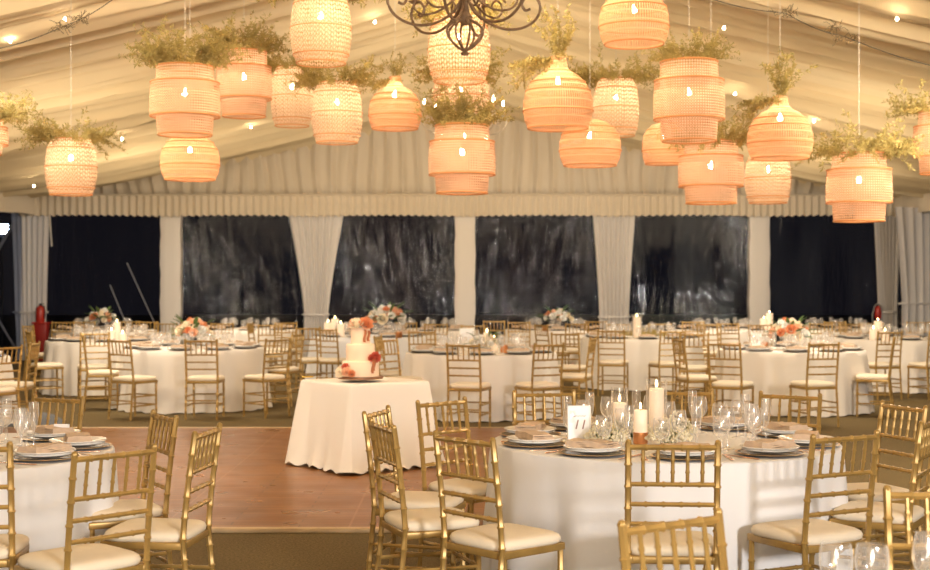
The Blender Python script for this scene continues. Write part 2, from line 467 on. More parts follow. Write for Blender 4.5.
def sleeve(x, n):
    bm = bmesh.new(); w = .21; segs = 10; rows = []
    for k in range(17):
        z = 3.2 * k / 16
        a = w + .008 * sin(k * 1.3 + x)
        rows.append([bm.verts.new((cx_ * a + .006 * sin(3 * k + j), cy_ * .12, z)) for j, (cx_, cy_) in enumerate(((-1, -1), (-.9, -1.12), (-.33, -1.16), (.33, -1.16), (.9, -1.12), (1, -1), (1, 1), (-1, 1)))])
    for k in range(16):
        for j in range(8):
            bm.faces.new((rows[k][j], rows[k][(j+1) % 8], rows[k+1][(j+1) % 8], rows[k+1][j]))
    o = part('tent_post', mesh(bm, 'tent_post', M['sleeve']), None, (x, YW - .05, 0)); o['kind'] = 'structure'
for n, x in enumerate((-6.1, 0, 6.1)): sleeve(x, n)

def curtain_mesh(wt, wm, wb, zt, zm, seed, folds=7, amp=.035):
    bm = bmesh.new(); nz, nx = 40, 90; rows = []; rr = random.Random(seed); p = [rr.uniform(0, 6.28) for _ in range(5)]
    for k in range(nz + 1):
        z = zt * (1 - k / nz) + .01
        if z > zm: t = (z - zm) / (zt - zm); w = wm + (wt - wm) * t ** 1.25
        else: t = (zm - z) / zm; w = wm + (wb - wm) * t ** .8
        row = []
        for j in range(nx + 1):
            u = j / nx - .5
            y = amp * sin(folds * 2 * pi * u + 1.2 * sin(5 * u + p[0]) + .3 * z) + .4 * amp * sin(2.3 * folds * pi * u + p[1] + .7 * z)
            row.append(bm.verts.new((u * w * 1.0, y, z)))
        rows.append(row)
    for k in range(nz):
        for j in range(nx):
            bm.faces.new((rows[k][j], rows[k][j+1], rows[k+1][j+1], rows[k+1][j]))
    return mesh(bm, 'curtain', M['curtain'])
def tie_mesh(w):
    bm = bmesh.new(); torus(bm, 1, .10, 0, 24, 6)
    bmesh.ops.transform(bm, matrix=Matrix.Diagonal((w / 2, .10, .22, 1)), verts=bm.verts); return mesh(bm, 'tieback', M['curtain'])
def curtain(x, y, wt, wm, wb, label, seed, rz=0, zm=1.35, off=0):
    o = thing('curtain', label, 'curtain', (x, y, 0), rz)
    part('panel', curtain_mesh(wt, wm, wb, 3.06, zm, seed), o)
    part('tieback', tie_mesh(wm * 1.04), o, (0, 0, zm))
curtain(-3.07, YW - .28, 1.16, .50, .56, 'cream curtain gathered to a waist on the back wall, left of the tent middle', 1, zm=.95)
curtain(3.07, YW - .28, .88, .60, .66, 'cream curtain gathered to a waist on the back wall, right of the tent middle', 2, zm=.9)
curtain(-8.95, YW - .30, .80, .66, .58, 'cream curtain hanging in the left back corner above the red stand', 3, zm=1.0)
curtain(8.72, YW - .30, .60, .40, .46, 'narrow cream curtain tied in the right back corner beside the dark window', 4, zm=1.0)
curtain(8.93, 25.2 * DS, 1.5, 1.15, 1.2, 'wide white curtain on the right side wall next to the back corner', 5, rz=pi / 2 - 1.1, zm=1.2)

# ------------------------------------------------------------------ dance floor
DX0, DX1, DY0, DY1 = -5.2, 1.25, 8.33 * DS, 14.05 * DS
df = thing('dance_floor', 'brown wooden parquet dance floor with a pale raised edge', 'dance floor', ((DX0 + DX1) / 2, (DY0 + DY1) / 2, 0))
bm = bmesh.new(); box(bm, (0, 0, .0125), (DX1 - DX0, DY1 - DY0, .025)); part('parquet', mesh(bm, 'parquet', M['wood'], False), df)
def edge(L_):
    bm = bmesh.new(); box(bm, (0, 0, .013), (L_, .075, .03), bev=.008); return mesh(bm, 'edge_trim', M['edge'])
hx, hy = (DX1 - DX0) / 2, (DY1 - DY0) / 2
part('edge_trim', edge(2 * hx + .15), df, (0, -hy - .03, 0)); part('edge_trim', edge(2 * hx + .15), df, (0, hy + .03, 0))
part('edge_trim', edge(2 * hy), df, (-hx - .03, 0, 0), (0, 0, pi / 2)); part('edge_trim', edge(2 * hy), df, (hx + .03, 0, 0), (0, 0, pi / 2))

# ------------------------------------------------------------------ chairs
def ch_mesh(kind):
    bm = bmesh.new(); g = M['gold']
    W = .185
    bend = lambda t: Vector((0, -.05 * (1 - t) ** 2 * 1.0 - .045 * t ** 2, 0))
    if kind == 'post':
        bamboo(bm, (0, -.185, 0), (0, -.185, .935), .0135, .09, 6, bend=lambda t: Vector((0, -.045 * (1 - min(1, t / .48)) - .055 * max(0, (t - .48) / .52) ** 1.3, 0)))
        ball(bm, (0, -.24, .935), .0145, 6)
    elif kind == 'front_leg': bamboo(bm, (0, .18, 0), (0, .175, .435), .0135, .1)
    elif kind == 'top': bamboo(bm, (-W, -.238, .915), (W, -.238, .915), .0125, .075)
    elif kind == 'rail': bamboo(bm, (-W, 0, 0), (W, 0, 0), .0105, .075)
    elif kind == 'spindle': bamboo(bm, (0, -.212, .757), (0, -.237, .915), .0078, .05)
    elif kind == 'stretch_x': bamboo(bm, (-.18, 0, 0), (.18, 0, 0), .0095, .09)
    elif kind == 'stretch_y': bamboo(bm, (0, -.20, 0), (0, .178, 0), .0095, .09)
    elif kind == 'frame':
        for s in (-1, 1):
            box(bm, (s * .178, 0, .435), (.03, .39, .034), bev=.006)
            box(bm, (0, s * .178, .435), (.385, .03, .034), bev=.006)
        box(bm, (0, 0, .446), (.36, .36, .01))
    elif kind == 'cushion':
        n, rows = 28, []
        for z, s in ((.45, .97), (.458, 1.02), (.474, 1.035), (.488, 1.0), (.496, .93), (.500, .75), (.502, .4)):
            row = []
            for j in range(n):
                a = 2 * pi * j / n; c, s_ = cos(a), sin(a); e = .38
                x = .193 * s * math.copysign(abs(c) ** e, c); y = .193 * s * math.copysign(abs(s_) ** e, s_)
                x *= 1 + .06 * (y / .19)            # wider in front
                row.append(bm.verts.new((x, y, z)))
            rows.append(row)
        for k in range(len(rows) - 1):
            for j in range(n): bm.faces.new((rows[k][j], rows[k][(j+1) % n], rows[k+1][(j+1) % n], rows[k+1][j]))
        bm.faces.new(rows[-1]); bm.faces.new(list(reversed(rows[0])))
        return mesh(bm, 'seat_cushion', M['ivory'])
    elif kind == 'simple':
        for s in (-1, 1):
            tube(bm, [(s * W, -.23, 0), (s * W, -.185, .45), (s * W, -.24, .935)], .013, 5)
            tube(bm, [(s * .18, .18, 0), (s * .18, .178, .44)], .0125, 5)
            box(bm, (s * .178, 0, .435), (.03, .39, .034)); box(bm, (0, s * .178, .435), (.385, .03, .034))
            for z in (.17, .27): tube(bm, [(s * .18, -.2, z), (s * .18, .178, z)], .009, 4)
        for z, y in ((.915, -.238), (.757, -.212), (.672, -.203), (.588, -.195)): tube(bm, [(-W, y, z), (W, y, z)], .011, 5)
        for i in range(5): x = -W + 2 * W * (i + 1) / 6; tube(bm, [(x, -.212, .757), (x, -.237, .915)], .0075, 4)
        for y in (-.205, .178): tube(bm, [(-.18, y, .22), (.18, y, .22)], .009, 4)
    return mesh(bm, kind, g)
CHM = {k: ch_mesh(k) for k in ('post', 'front_leg', 'top', 'rail', 'spindle', 'stretch_x', 'stretch_y', 'frame', 'cushion', 'simple')}

def make_chair(loc, rz, label, full=True):
    t = thing('chiavari_chair', label, 'chair', loc, rz, 'gold chiavari chairs')
    part('seat_cushion', CHM['cushion'], t)
    if not full:
        part('chair_frame', CHM['simple'], t); return t
    part('seat_frame', CHM['frame'], t)
    for s in (-1, 1):
        part('back_post', CHM['post'], t, (s * .185, 0, 0)); part('front_leg', CHM['front_leg'], t, (s * .18, 0, 0))
        for z in (.16, .27): part('stretcher', CHM['stretch_y'], t, (s * .18, 0, z))
    part('top_rail', CHM['top'], t)
    for z, y in ((.757, -.212), (.672, -.203), (.588, -.195)): part('back_rail', CHM['rail'], t, (0, y, z))
    for i in range(5): part('spindle', CHM['spindle'], t, (-.185 + .37 * (i + 1) / 6, 0, 0))
    for z in (.16, .27): part('stretcher', CHM['stretch_x'], t, (0, .178, z))
    part('stretcher', CHM['stretch_x'], t, (0, -.205, .22))
    return t

def chair(px, k, heading, label, full=None):
    """heading: 0 faces away from the viewer, 90 faces right, 180 towards the viewer; px,k locate the back's top"""
    h = radians(heading); f = Vector((sin(h), cos(h), 0))
    p = pos(px, k) + f * .237
    for c in TCS:                       # keep the seat clear of the table cloths
        v = Vector((p.x - c.x, p.y - c.y, 0))
        if v.length >= 1.12: continue
        if v.y > .25:                   # behind the table: slide back along the sight line
            for _ in range(40):
                if (p - Vector((c.x, c.y, 0))).length > 1.03: break
                p *= 1.0015
        else: p = Vector((c.x, c.y, 0)) + v.normalized() * min(1.12, v.length + (.07 if k > 150 else .2))
    make_chair(p, -h, 'gold chair ' + label, full if full is not None else k > 64)

chairs = [
 # --- near left table
 (60, 182, 208, 'behind the near left table, its back against the dance floor corner'),
 (150, 198, 240, 'at the near left table, turned three-quarters, standing on the dance floor edge'),
 (207, 220, 277, 'at the near left table seen nearly edge-on, rightmost at that table'),
 (115, 252, 312, 'nearest the viewer at the near left table, its back turned to us'),
 (-38, 243, 352, 'cut off by the left picture edge in front of the near left table'),
 # --- near right table
 (377, 191.5, 106, 'at the near right table, leftmost and farther of the two overlapping chairs'),
 (383, 212, 70, 'at the near right table, nearer of the two overlapping chairs on its left'),
 (442, 176.5, 135, 'at the near right table, behind its left side next to the cake table'),
 (464, 231, 48, 'at the near right table, front left with its back turned to us'),
 (544, 166, 172, 'behind the near right table, above the goblets left of the sign'),
 (682, 163.5, 190, 'behind the near right table, just right of the tall hurricane candle'),
 (790, 167, 214, 'behind the near right table, at its far right shoulder'),
 (893, 183.5, 250, 'right of the near right table, farther of the two overlapping chairs'),
 (917, 206, 300, 'right of the near right table, nearer one seen almost edge-on'),
 (845, 228, 332, 'at the front right of the near right table, angled backrest'),
 (673, 240, 4, 'straight in front of the near right table below the copper candle'),
 # --- foreground table
 (672, 354, 145, 'blurred in the foreground at bottom centre, facing us'),
 (946, 311, 184, 'blurred in the foreground at the bottom right corner'),
 # --- left middle tables
 (119, 85.5, 34, 'in front of the orange-rose table, left one with its back to us'),
 (201, 85.5, 2, 'in front of the orange-rose table, directly below the big bouquet'),
 (83, 79.5, 74, 'at the left side of the orange-rose table, seen from the side'),
 (95, 75, 340, 'between the far left table and the orange-rose table, back to us'),
 (278, 84, 312, 'at the right side of the orange-rose table, nearer of two'),
 (298, 76.5, 287, 'at the right side of the orange-rose table, farther of two facing left'),
 (29, 73, 62, 'at the left side of the candle table by the red stand, nearer one'),
 (28, 63.5, 98, 'at the left side of the candle table by the red stand, farther one'),
 (33, 90, 268, 'facing left near the left edge, right of the pair'),
 (8, 95.5, 300, 'facing left and cut by the left picture edge, left of the pair'),
 # --- cake / centre
 (391, 84.5, 128, 'just right of the wedding cake, backrest toward us'),
 (378, 80, 100, 'half hidden behind the wedding cake'),
 (463, 92, 18, 'in front of the middle candle table, left one with its back to us'),
 (549, 91.5, 332, 'in front of the middle candle table, right one with its back to us'),
 (593, 82.5, 286, 'at the right side of the middle candle table facing left'),
 (565, 75.5, 20, 'behind the right side of the middle candle table, back to us'),
 (422, 72.5, 165, 'behind the middle candle table on its left, facing us'),
 (611, 71, 14, 'in front of the greenery table, left one with its back to us'),
 (673, 72, 345, 'in front of the greenery table, right one with its back to us'),
 (678, 84, 78, 'at the left side of the orange-flower table, facing right'),
 (694, 76, 8, 'between the greenery table and the orange-flower table'),
 (724, 90.5, 32, 'in front of the orange-flower table, left one with its back to us'),
 (824, 90.5, 344, 'in front of the orange-flower table, right one with its back to us'),
 (894, 83.5, 289, 'at the right side of the orange-flower table facing left'),
 (890, 73, 345, 'in front of the right candle table, behind the side-on chair'),
 (940, 73, 335, 'at the right picture edge in front of the right candle table'),
 # --- far ones
 (250, 59.5, 95, 'far back, seen edge-on left of the whitish pair'),
 (270, 62, 170, 'far back right of the orange-rose table, left of a close pair'),
 (286, 59, 185, 'far back right of the orange-rose table, right of a close pair'),
 (308, 67, 160, 'behind the right end of the orange-rose table beside the white linen table'),
 (326, 69, 30, 'in front of the white linen table left of the cake'),
 (337, 60, 182, 'behind the white linen table, left one facing us'),
 (406, 59, 190, 'behind the white linen table, right one facing us'),
 (436, 61, 186, 'far back, left of the white middle post'),
 (473, 63, 178, 'behind the middle candle table below the white middle post'),
 (494, 56.5, 180, 'against the dark window, first right of the white middle post'),
 (519, 58, 182, 'against the dark window, second right of the white middle post'),
 (541, 62, 60, 'in front of the far bouquet table at centre, side-on'),
 (577, 60.5, 355, 'in front of the far bouquet table at centre, right of the bouquet'),
 (596, 57, 200, 'behind the far bouquet table at centre, next to the curtain'),
 (619, 61, 175, 'behind the greenery table, next to the curtain'),
 (660, 60.5, 185, 'behind the greenery table, right of its tall candle'),
 (693, 57.5, 180, 'against the dark right window, darker of two side by side'),
 (709, 61.5, 183, 'against the dark right window, paler of two side by side'),
 (728, 60, 170, 'against the dark right window, left of the white right post'),
 (760, 62, 178, 'behind the orange-flower table, left of its bouquet'),
 (821, 60, 184, 'behind the orange-flower table, first right of its bouquet'),
 (835, 57.5, 180, 'behind the orange-flower table, second right of its bouquet'),
 (851, 60.5, 176, 'behind the orange-flower table, third right of its bouquet'),
 (872, 59.5, 182, 'behind the right candle table, left of its candles'),
 (918, 58, 190, 'behind the right candle table near the white side curtain'),
 (63, 58, 176, 'behind the candle table by the red stand, left one'),
 (84, 57.5, 182, 'behind the candle table by the red stand, left of the far bouquet'),
 (128, 57, 184, 'behind the candle table by the red stand, right of the far bouquet'),
 (147, 57.5, 178, 'behind the candle table by the red stand, next to the left post'),
 (166, 60, 186, 'far back directly below the left white post'),
 (222, 60, 182, 'behind the orange-rose table, right of its bouquet'),
]

# ------------------------------------------------------------------ tables
def round_cloth(seed, rad=.915, h=.762, flare=.06, amp=.03, m=None):
    bm = bmesh.new(); n = 168; rr = random.Random(seed)
    fs = [(rr.choice((9, 11, 13)), rr.uniform(0, 6.28), 1.0), (rr.choice((16, 18, 21)), rr.uniform(0, 6.28), .7), (rr.choice((26, 31)), rr.uniform(0, 6.28), .35), (5, rr.uniform(0, 6.28), .5)]
    def fold(a): return sum(w * sin(k * a + p + .4 * sin(3 * a + p)) for k, p, w in fs) / 1.6
    rings = []
    c = bm.verts.new((0, 0, h))
    for r in (.35, .7, rad - .03, rad - .01):
        rings.append([bm.verts.new((r * cos(2*pi*j/n), r * sin(2*pi*j/n), h)) for j in range(n)])
    rings.append([bm.verts.new(((rad) * cos(2*pi*j/n), (rad) * sin(2*pi*j/n), h - .006)) for j in range(n)])
    for k in range(1, 13):
        t = k / 12
        ring = []
        for j in range(n):
            a = 2 * pi * j / n; f = fold(a)
            r = rad + .005 + flare * t + amp * (t ** .75) * f + (.012 * f * sin(t * 6 + a * 3) * t)
            z = (h - .01) * (1 - t) + .006 + (.006 * (1 + sin(a * 23)) if k == 12 else 0)
            ring.append(bm.verts.new((r * cos(a), r * sin(a), z)))
        rings.append(ring)
    for j in range(n): bm.faces.new((c, rings[0][j], rings[0][(j+1) % n]))
    for i in range(len(rings) - 1):
        for j in range(n): bm.faces.new((rings[i][j], rings[i+1][j], rings[i+1][(j+1) % n], rings[i][(j+1) % n]))
    return mesh(bm, 'tablecloth', m or M['cloth'])

def lathe_mesh(name, prof, m, n=16): 
    bm = bmesh.new(); lathe(bm, prof, n); return mesh(bm, name, m)
G = {}
def glasses():
    G['goblet_bowl'] = lathe_mesh('bowl', [(.006, .062), (.02, .068), (.036, .085), (.043, .11), (.044, .13), (.041, .155), (.038, .168)], M['glass'])
    G['goblet_stem'] = lathe_mesh('stem', [(.036, 0), (.034, .003), (.01, .008), (.006, .02), (.006, .062)], M['glass'], 12)
    G['wine_bowl'] = lathe_mesh('bowl', [(.005, .09), (.018, .096), (.033, .115), (.039, .14), (.038, .165), (.034, .19), (.031, .205)], M['glass'])
    G['wine_stem'] = lathe_mesh('stem', [(.036, 0), (.034, .003), (.008, .008), (.004, .02), (.004, .09)], M['glass'], 12)
    G['flute_bowl'] = lathe_mesh('bowl', [(.004, .085), (.012, .095), (.02, .125), (.0245, .165), (.025, .2), (.023, .23)], M['glass'])
    G['flute_stem'] = lathe_mesh('stem', [(.032, 0), (.03, .003), (.007, .008), (.004, .02), (.004, .085)], M['glass'], 12)
    G['goblet'] = lathe_mesh('goblet', [(.036, 0), (.01, .008), (.006, .03), (.006, .062), (.036, .085), (.044, .12), (.038, .168)], M['glass'], 12)
    G['wine'] = lathe_mesh('wine', [(.036, 0), (.008, .008), (.004, .03), (.004, .09), (.033, .115), (.039, .15), (.031, .205)], M['glass'], 12)
    G['charger'] = lathe_mesh('charger_plate', [(0, .003), (.105, .003), (.12, .007), (.165, .014), (.168, .012), (.12, .001), (0, .0005)], M['charger'], 36)
    G['charger_rim'] = lathe_mesh('gilt_rim', [(.158, .0135), (.165, .0155), (.1695, .0135), (.166, .0105)], M['rimgold'], 36)
    G['plate'] = lathe_mesh('dinner_plate', [(0, .030), (.08, .030), (.095, .036), (.142, .045), (.145, .042), (.125, .030), (.138, .028), (.10, .016), (.08, .013), (0, .013)], M['plate'], 36)
    bm = bmesh.new()
    for i in range(4):
        nx, ny = 10, 5; w, d = .122 - .003 * i, .062 - .002 * i; z0 = .034 + .009 * i
        top = [[bm.verts.new((-w + 2*w*a/nx, -d + 2*d*b/ny, z0 + .009 + .004 * sin(a * .9 + i) + .002 * sin(b * 1.7 + i))) for a in range(nx+1)] for b in range(ny+1)]
        bot = [[bm.verts.new((-w + 2*w*a/nx, -d + 2*d*b/ny, z0)) for a in range(nx+1)] for b in range(ny+1)]
        for b in range(ny):
            for a in range(nx):
                bm.faces.new((top[b][a], top[b][a+1], top[b+1][a+1], top[b+1][a])); bm.faces.new((bot[b][a], bot[b+1][a], bot[b+1][a+1], bot[b][a+1]))
        for a in range(nx):
            bm.faces.new((top[0][a], bot[0][a], bot[0][a+1], top[0][a+1])); bm.faces.new((top[ny][a], top[ny][a+1], bot[ny][a+1], bot[ny][a]))
        for b in range(ny):
            bm.faces.new((top[b][0], top[b+1][0], bot[b+1][0], bot[b][0])); bm.faces.new((top[b][nx], bot[b][nx], bot[b+1][nx], top[b+1][nx]))
    G['napkin'] = mesh(bm, 'napkin', M['napkin'])
    bm = bmesh.new(); box(bm, (0, -.045, .004), (.011, .11, .003), bev=.001); box(bm, (0, .035, .004), (.018, .07, .003), bev=.001)
    for i in range(4): box(bm, (-.0075 + .005 * i, .088, .005), (.0026, .045, .002))
    G['fork'] = mesh(bm, 'fork', M['cutlery'])
    bm = bmesh.new(); box(bm, (0, -.06, .004), (.013, .10, .005), bev=.002); box(bm, (.002, .055, .004), (.018, .14, .002), bev=.0008)
    G['knife'] = mesh(bm, 'knife', M['cutlery'])
glasses()

def dirname(a, n):
    """a in degrees round the table, 270 is nearest the viewer"""
    a %= 360
    if n == 8: return ['right', 'back right', 'back', 'back left', 'left', 'front left', 'front', 'front right'][round(a / 45) % 8]
    return ['right', 'right back', 'back right', 'back', 'back left', 'left back', 'left', 'left front', 'front left', 'front', 'front right', 'right front'][round(a / 30) % 12]

def inview(p, m=14):
    if p.y < .5: return False
    k = F / p.y; x = CX + p.x * k
    return -m < x < 930 + m

def glass(kind, p, label, group, near):
    px_ = CX + p.x * F / p.y
    if near and 6 < p.y < 7.32 and (567 < px_ < 595 or 632 < px_ < 650): return    # the sign and the copper candle stand clear
    nm = {'goblet': 'water_goblet', 'wine': 'wine_glass', 'flute': 'champagne_flute'}[kind]
    if not near and kind == 'flute' and 'flute' not in G: G['flute'] = lathe_mesh('flute', [(.032, 0), (.007, .008), (.004, .03), (.004, .085), (.02, .125), (.025, .19), (.023, .23)], M['glass'], 12)
    if near:
        o = thing(nm, label, 'glass', p, R.uniform(0, 6), group)
        part('bowl', G[kind + '_bowl'], o); part('stem', G[kind + '_stem'], o)
    else:
        o = part(nm, G[kind], None, p, (0, 0, R.uniform(0, 6))); tag(o, label, 'glass', group)

def settings(c, desc, n, a0, detail, skip=(), h=.763):
    near = detail >= 2
    for i in range(n):
        a = a0 + 360 * i / n; ar = radians(a); u = Vector((cos(ar), sin(ar), 0)); v = Vector((-sin(ar), cos(ar), 0))
        if i in skip: continue
        p = Vector((c.x, c.y, h)) + u * .735
        if not inview(p): continue
        d = 'at the %s seat of %s' % (dirname(a, n if n == 8 else 12), desc)
        rz = ar + pi / 2
        if near:
            ch = thing('charger_plate', 'dark charger plate with gilt rim ' + d, 'charger plate', p, rz, 'charger plates')
            part('plate_body', G['charger'], ch); part('gilt_rim', G['charger_rim'], ch)
        else:
            tag(part('charger_plate', G['charger'], None, p, (0, 0, rz)), 'dark charger plate ' + d, 'charger plate', 'charger plates')
        if detail >= 1:
            tag(part('dinner_plate', G['plate'], None, p, (0, 0, rz)), 'white dinner plate ' + d, 'plate', 'dinner plates')
        tag(part('napkin', G['napkin'], None, p + Vector((0, 0, .0)), (0, 0, rz + R.uniform(-.12, .12)), (1, 1, 1)), 'folded tan napkin ' + d, 'napkin', 'folded napkins')
        j = lambda s=.012: R.uniform(-s, s)
        gp = p - u * .245 - v * (.09 + j()); glass('goblet', gp, 'clear stemmed water goblet ' + d, 'water goblets', near)
        gp = p - u * (.285 + j()) - v * (-.01 + j()); glass('wine', gp, 'clear long-stemmed wine glass ' + d, 'wine glasses', near)
        if detail >= 1:
            gp = p - u * (.22 + j()) + v * (.085 + j()); glass('flute', gp, 'slim champagne flute ' + d, 'champagne flutes', near)
        if near:
            q = p + v * .205; tag(part('fork', G['fork'], None, q, (0, 0, rz)), 'rose gold fork ' + d, 'fork', 'forks')
            q = p - v * .2; tag(part('knife', G['knife'], None, q, (0, 0, rz)), 'rose gold knife ' + d, 'knife', 'knives')

def table_under(c, desc, rz=0):
    t = thing('round_table', 'table under ' + desc, 'table', (c.x, c.y, 0), rz)
    bm = bmesh.new(); lathe(bm, [(0, .752), (.905, .752), (.905, .73), (0, .73)], 48); part('tabletop', cached('ttop', lambda: mesh(bm, 'tabletop', M['board'])), t)
    def leg():
        b = bmesh.new(); tube(b, [(0, 0, 0), (0, 0, .73)], .018, 8); return mesh(b, 'leg', M['dark'])
    for q in range(4): part('leg', cached('tleg', leg), t, (.55 * cos(q * pi/2 + .78), .55 * sin(q * pi/2 + .78), 0))

def table(px, k, desc, short, n, a0, detail, seed, m=None, flare=.07, amp=.045, skip=()):
    c = pos(px, k)
    table_under(c, desc)
    o = part('tablecloth', round_cloth(seed, m=m, flare=flare, amp=amp), None, (c.x, c.y, 0))
    tag(o, desc, 'tablecloth', 'floor-length tablecloths')
    settings(c, short, n, a0, detail, skip)
    return c

T = {}
T['NR'] = table(664, 188.5, 'white floor-length cloth on the near right table with the copper candle', 'the near right table', 10, 270, 2, 11, M['cloth_w'], .035, .036)
T['NL'] = table(-76, 202, 'white floor-length cloth on the near left table cut by the picture edge', 'the near left table', 10, 302, 2, 12, M['cloth_w'], .035, .034)
T['ML2'] = table(193, 77.5, 'cream floor-length cloth on the table with the orange rose bouquet at left', 'the orange-rose table', 10, 270, 1, 13, None, .09, .05)
T['ML1'] = table(110, 68, 'cream floor-length cloth on the candle table beside the red stand', 'the red-stand candle table', 10, 280, 1, 14, None, .07, .05)
T['FL'] = table(-75, 88.5, 'cream cloth on the table mostly outside the left picture edge', 'the left-edge table', 10, 0, 1, 15)
T['FCL'] = table(369, 63, 'white linen cloth with deep folds behind the wedding cake', 'the white linen table', 10, 260, 1, 16, M['cloth_w'], .07, .06)
T['MC'] = table(481, 82.3, 'blush cloth on the middle candle table before the white middle post', 'the middle candle table', 10, 270, 1, 17, None, .05, .048)
T['MR'] = table(791, 79.3, 'cream cloth on the right table with the orange flower bouquet', 'the orange-flower table', 10, 262, 1, 18, None, .07, .05)
T['FCR'] = table(641, 64.8, 'cream cloth on the greenery table with one tall candle', 'the greenery table', 10, 270, 1, 19)
T['FR'] = table(897, 66, 'cream cloth on the right candle table by the side curtain', 'the right candle table', 10, 268, 1, 20)
T['FB1'] = table(103, 55.5, 'cream cloth on the far bouquet table under the left dark window', 'the far left bouquet table', 8, 270, 0, 21)
T['FB2'] = table(250, 55, 'cream cloth on the far table left of the waisted left curtain', 'the left-curtain far table', 8, 275, 0, 22)
T['FB3'] = table(428, 55.5, 'cream cloth on the far table left of the middle post', 'the middle-post far table', 8, 270, 0, 23)
T['FB4'] = table(556, 55.2, 'cream cloth on the far bouquet table right of the middle post', 'the far centre bouquet table', 8, 270, 0, 24)
T['FB5'] = table(722, 55.3, 'cream cloth on the far table left of the right post', 'the right-post far table', 8, 272, 0, 25)
T['FB6'] = table(836, 55, 'cream cloth on the far table under the rightmost dark window', 'the last-window far table', 8, 265, 0, 26)

TCS = list(T.values())
for c in chairs: chair(*c)

# foreground table: only the glass tops on it reach the picture
cF = Vector((1.35, 2.85, 0))
table_under(cF, 'white cloth just below the bottom picture edge')
tag(part('tablecloth', round_cloth(31, m=M['cloth_w'], flare=.03, amp=.02), None, (cF.x, cF.y, 0)), 'white cloth on the foreground table below the bottom picture edge', 'tablecloth', 'floor-length tablecloths')
for px_, d_, kd, lb in ((836, 3.6, 'goblet', 'blurred water goblet at the bottom edge, left one of the pair'), (872, 3.58, 'goblet', 'blurred water goblet at the bottom edge, right one of the pair'), (928, 3.54, 'wine', 'blurred wine glass at the bottom right corner')):
    glass(kd, Vector(((px_ - CX) / F * d_, d_, .763)), lb, None, True)

# ------------------------------------------------------------------ candles, vases, flowers
def candle(p, r, h, label, lit=True, group=None):
    o = thing('pillar_candle', label, 'candle', p, 0, group)
    bm = bmesh.new(); lathe(bm, [(0, 0), (r, 0), (r * 1.01, h * .5), (r, h - .004), (r * .9, h), (r * .72, h - .006), (0, h - .009)], 20); part('wax', mesh(bm, 'wax', M['wax']), o)
    bm = bmesh.new(); tube(bm, [(0, 0, h - .01), (.001, 0, h + .012)], .0015, 5); wk = part('wick', mesh(bm, 'wick', M['wick']), o)
    if lit:
        bm = bmesh.new(); s = r / .04; lathe(bm, [(0, .002), (.005, .008), (.0065, .016), (.004, .028), (0, .042)], 10); part('flame', mesh(bm, 'flame', M['flame']), wk, (0, 0, h + .004), (0, 0, 0), max(.7, min(1.1, s)))
    return o
def hurricane(p, r, h, label):
    bm = bmesh.new(); lathe(bm, [(0, .001), (r - .004, .001), (r, .006), (r, h), (r - .003, h), (r - .004, .008), (0, .006)], 28)
    o = part('hurricane_vase', mesh(bm, 'hurricane_vase', M['glass_thick']), None, p); return tag(o, label, 'vase')
def votive(p, r, h, label, m='copper', glow=True, group=None):
    o = thing('votive_holder', label, 'candle holder', p, 0, group)
    bm = bmesh.new(); lathe(bm, [(0, .001), (r * .9, .001), (r, .006), (r, h), (r - .003, h), (r - .005, .006), (0, .005)], 20); part('cup', mesh(bm, 'cup', M[m]), o)
    if glow:
        bm = bmesh.new(); lathe(bm, [(0, .006), (r * .8, .006), (r * .8, h * .45), (0, h * .45)], 14); part('tealight', mesh(bm, 'tealight', M['wax']), o)
        bm = bmesh.new(); lathe(bm, [(0, 0), (.006, .008), (.004, .02), (0, .03)], 8); part('flame', mesh(bm, 'flame', M['flame']), o, (0, 0, h * .47))
    return o

def rose_mesh(m, seed):
    bm = bmesh.new(); rr = random.Random(seed)
    for layer, (cnt, rad, ht, lean) in enumerate(((3, .25, .95, .05), (5, .5, .85, .25), (6, .8, .62, .6), (7, 1.0, .35, .95))):
        for i in range(cnt):
            a0 = 2 * pi * i / cnt + layer * .7 + rr.uniform(-.15, .15); wd = 2 * pi / cnt * .75
            rows = []
            for t in (0, .35, .7, 1):
                row = []
                for s in (-1, -.5, 0, .5, 1):
                    a = a0 + s * wd * (.4 + .6 * sin(pi * min(1, .25 + t * .75)))
                    r = rad * (.35 + .65 * t ** .7) + lean * .12 * t * t + rr.uniform(-.02, .02)
                    z = -.3 + (ht + .3) * t - (.12 * t * s * s) - lean * .15 * t ** 3
                    row.append(bm.verts.new((r * cos(a), r * sin(a), z)))
                rows.append(row)
            for k in range(3):
                for j in range(4): bm.faces.new((rows[k][j], rows[k][j+1], rows[k+1][j+1], rows[k+1][j]))
    ball(bm, (0, 0, .3), .25, 8, (1, 1, 1.6))
    return mesh(bm, 'rose', M[m])
def rose(m): return cached('rose' + m, lambda: rose_mesh(m, len(m) + ord(m[-1])))
def leafblade():
    bm = bmesh.new(); rows = []
    for t in (0, .25, .5, .75, 1):
        w = .17 * sin(pi * min(.98, .08 + t * .9)); rows.append([bm.verts.new((-w, t, .08 * sin(pi * t))), bm.verts.new((0, t, .08 * sin(pi * t) - .04)), bm.verts.new((w, t, .08 * sin(pi * t)))])
    for k in range(4):
        for j in range(2): bm.faces.new((rows[k][j], rows[k][j+1], rows[k+1][j+1], rows[k+1][j]))
    return mesh(bm, 'leaf', M['leafg'])
LEAF = leafblade()
NAMES = {'fl_o': 'orange rose', 'fl_r': 'coral rose', 'fl_p': 'peach rose', 'fl_c': 'cream rose', 'fl_w': 'white blossom'}
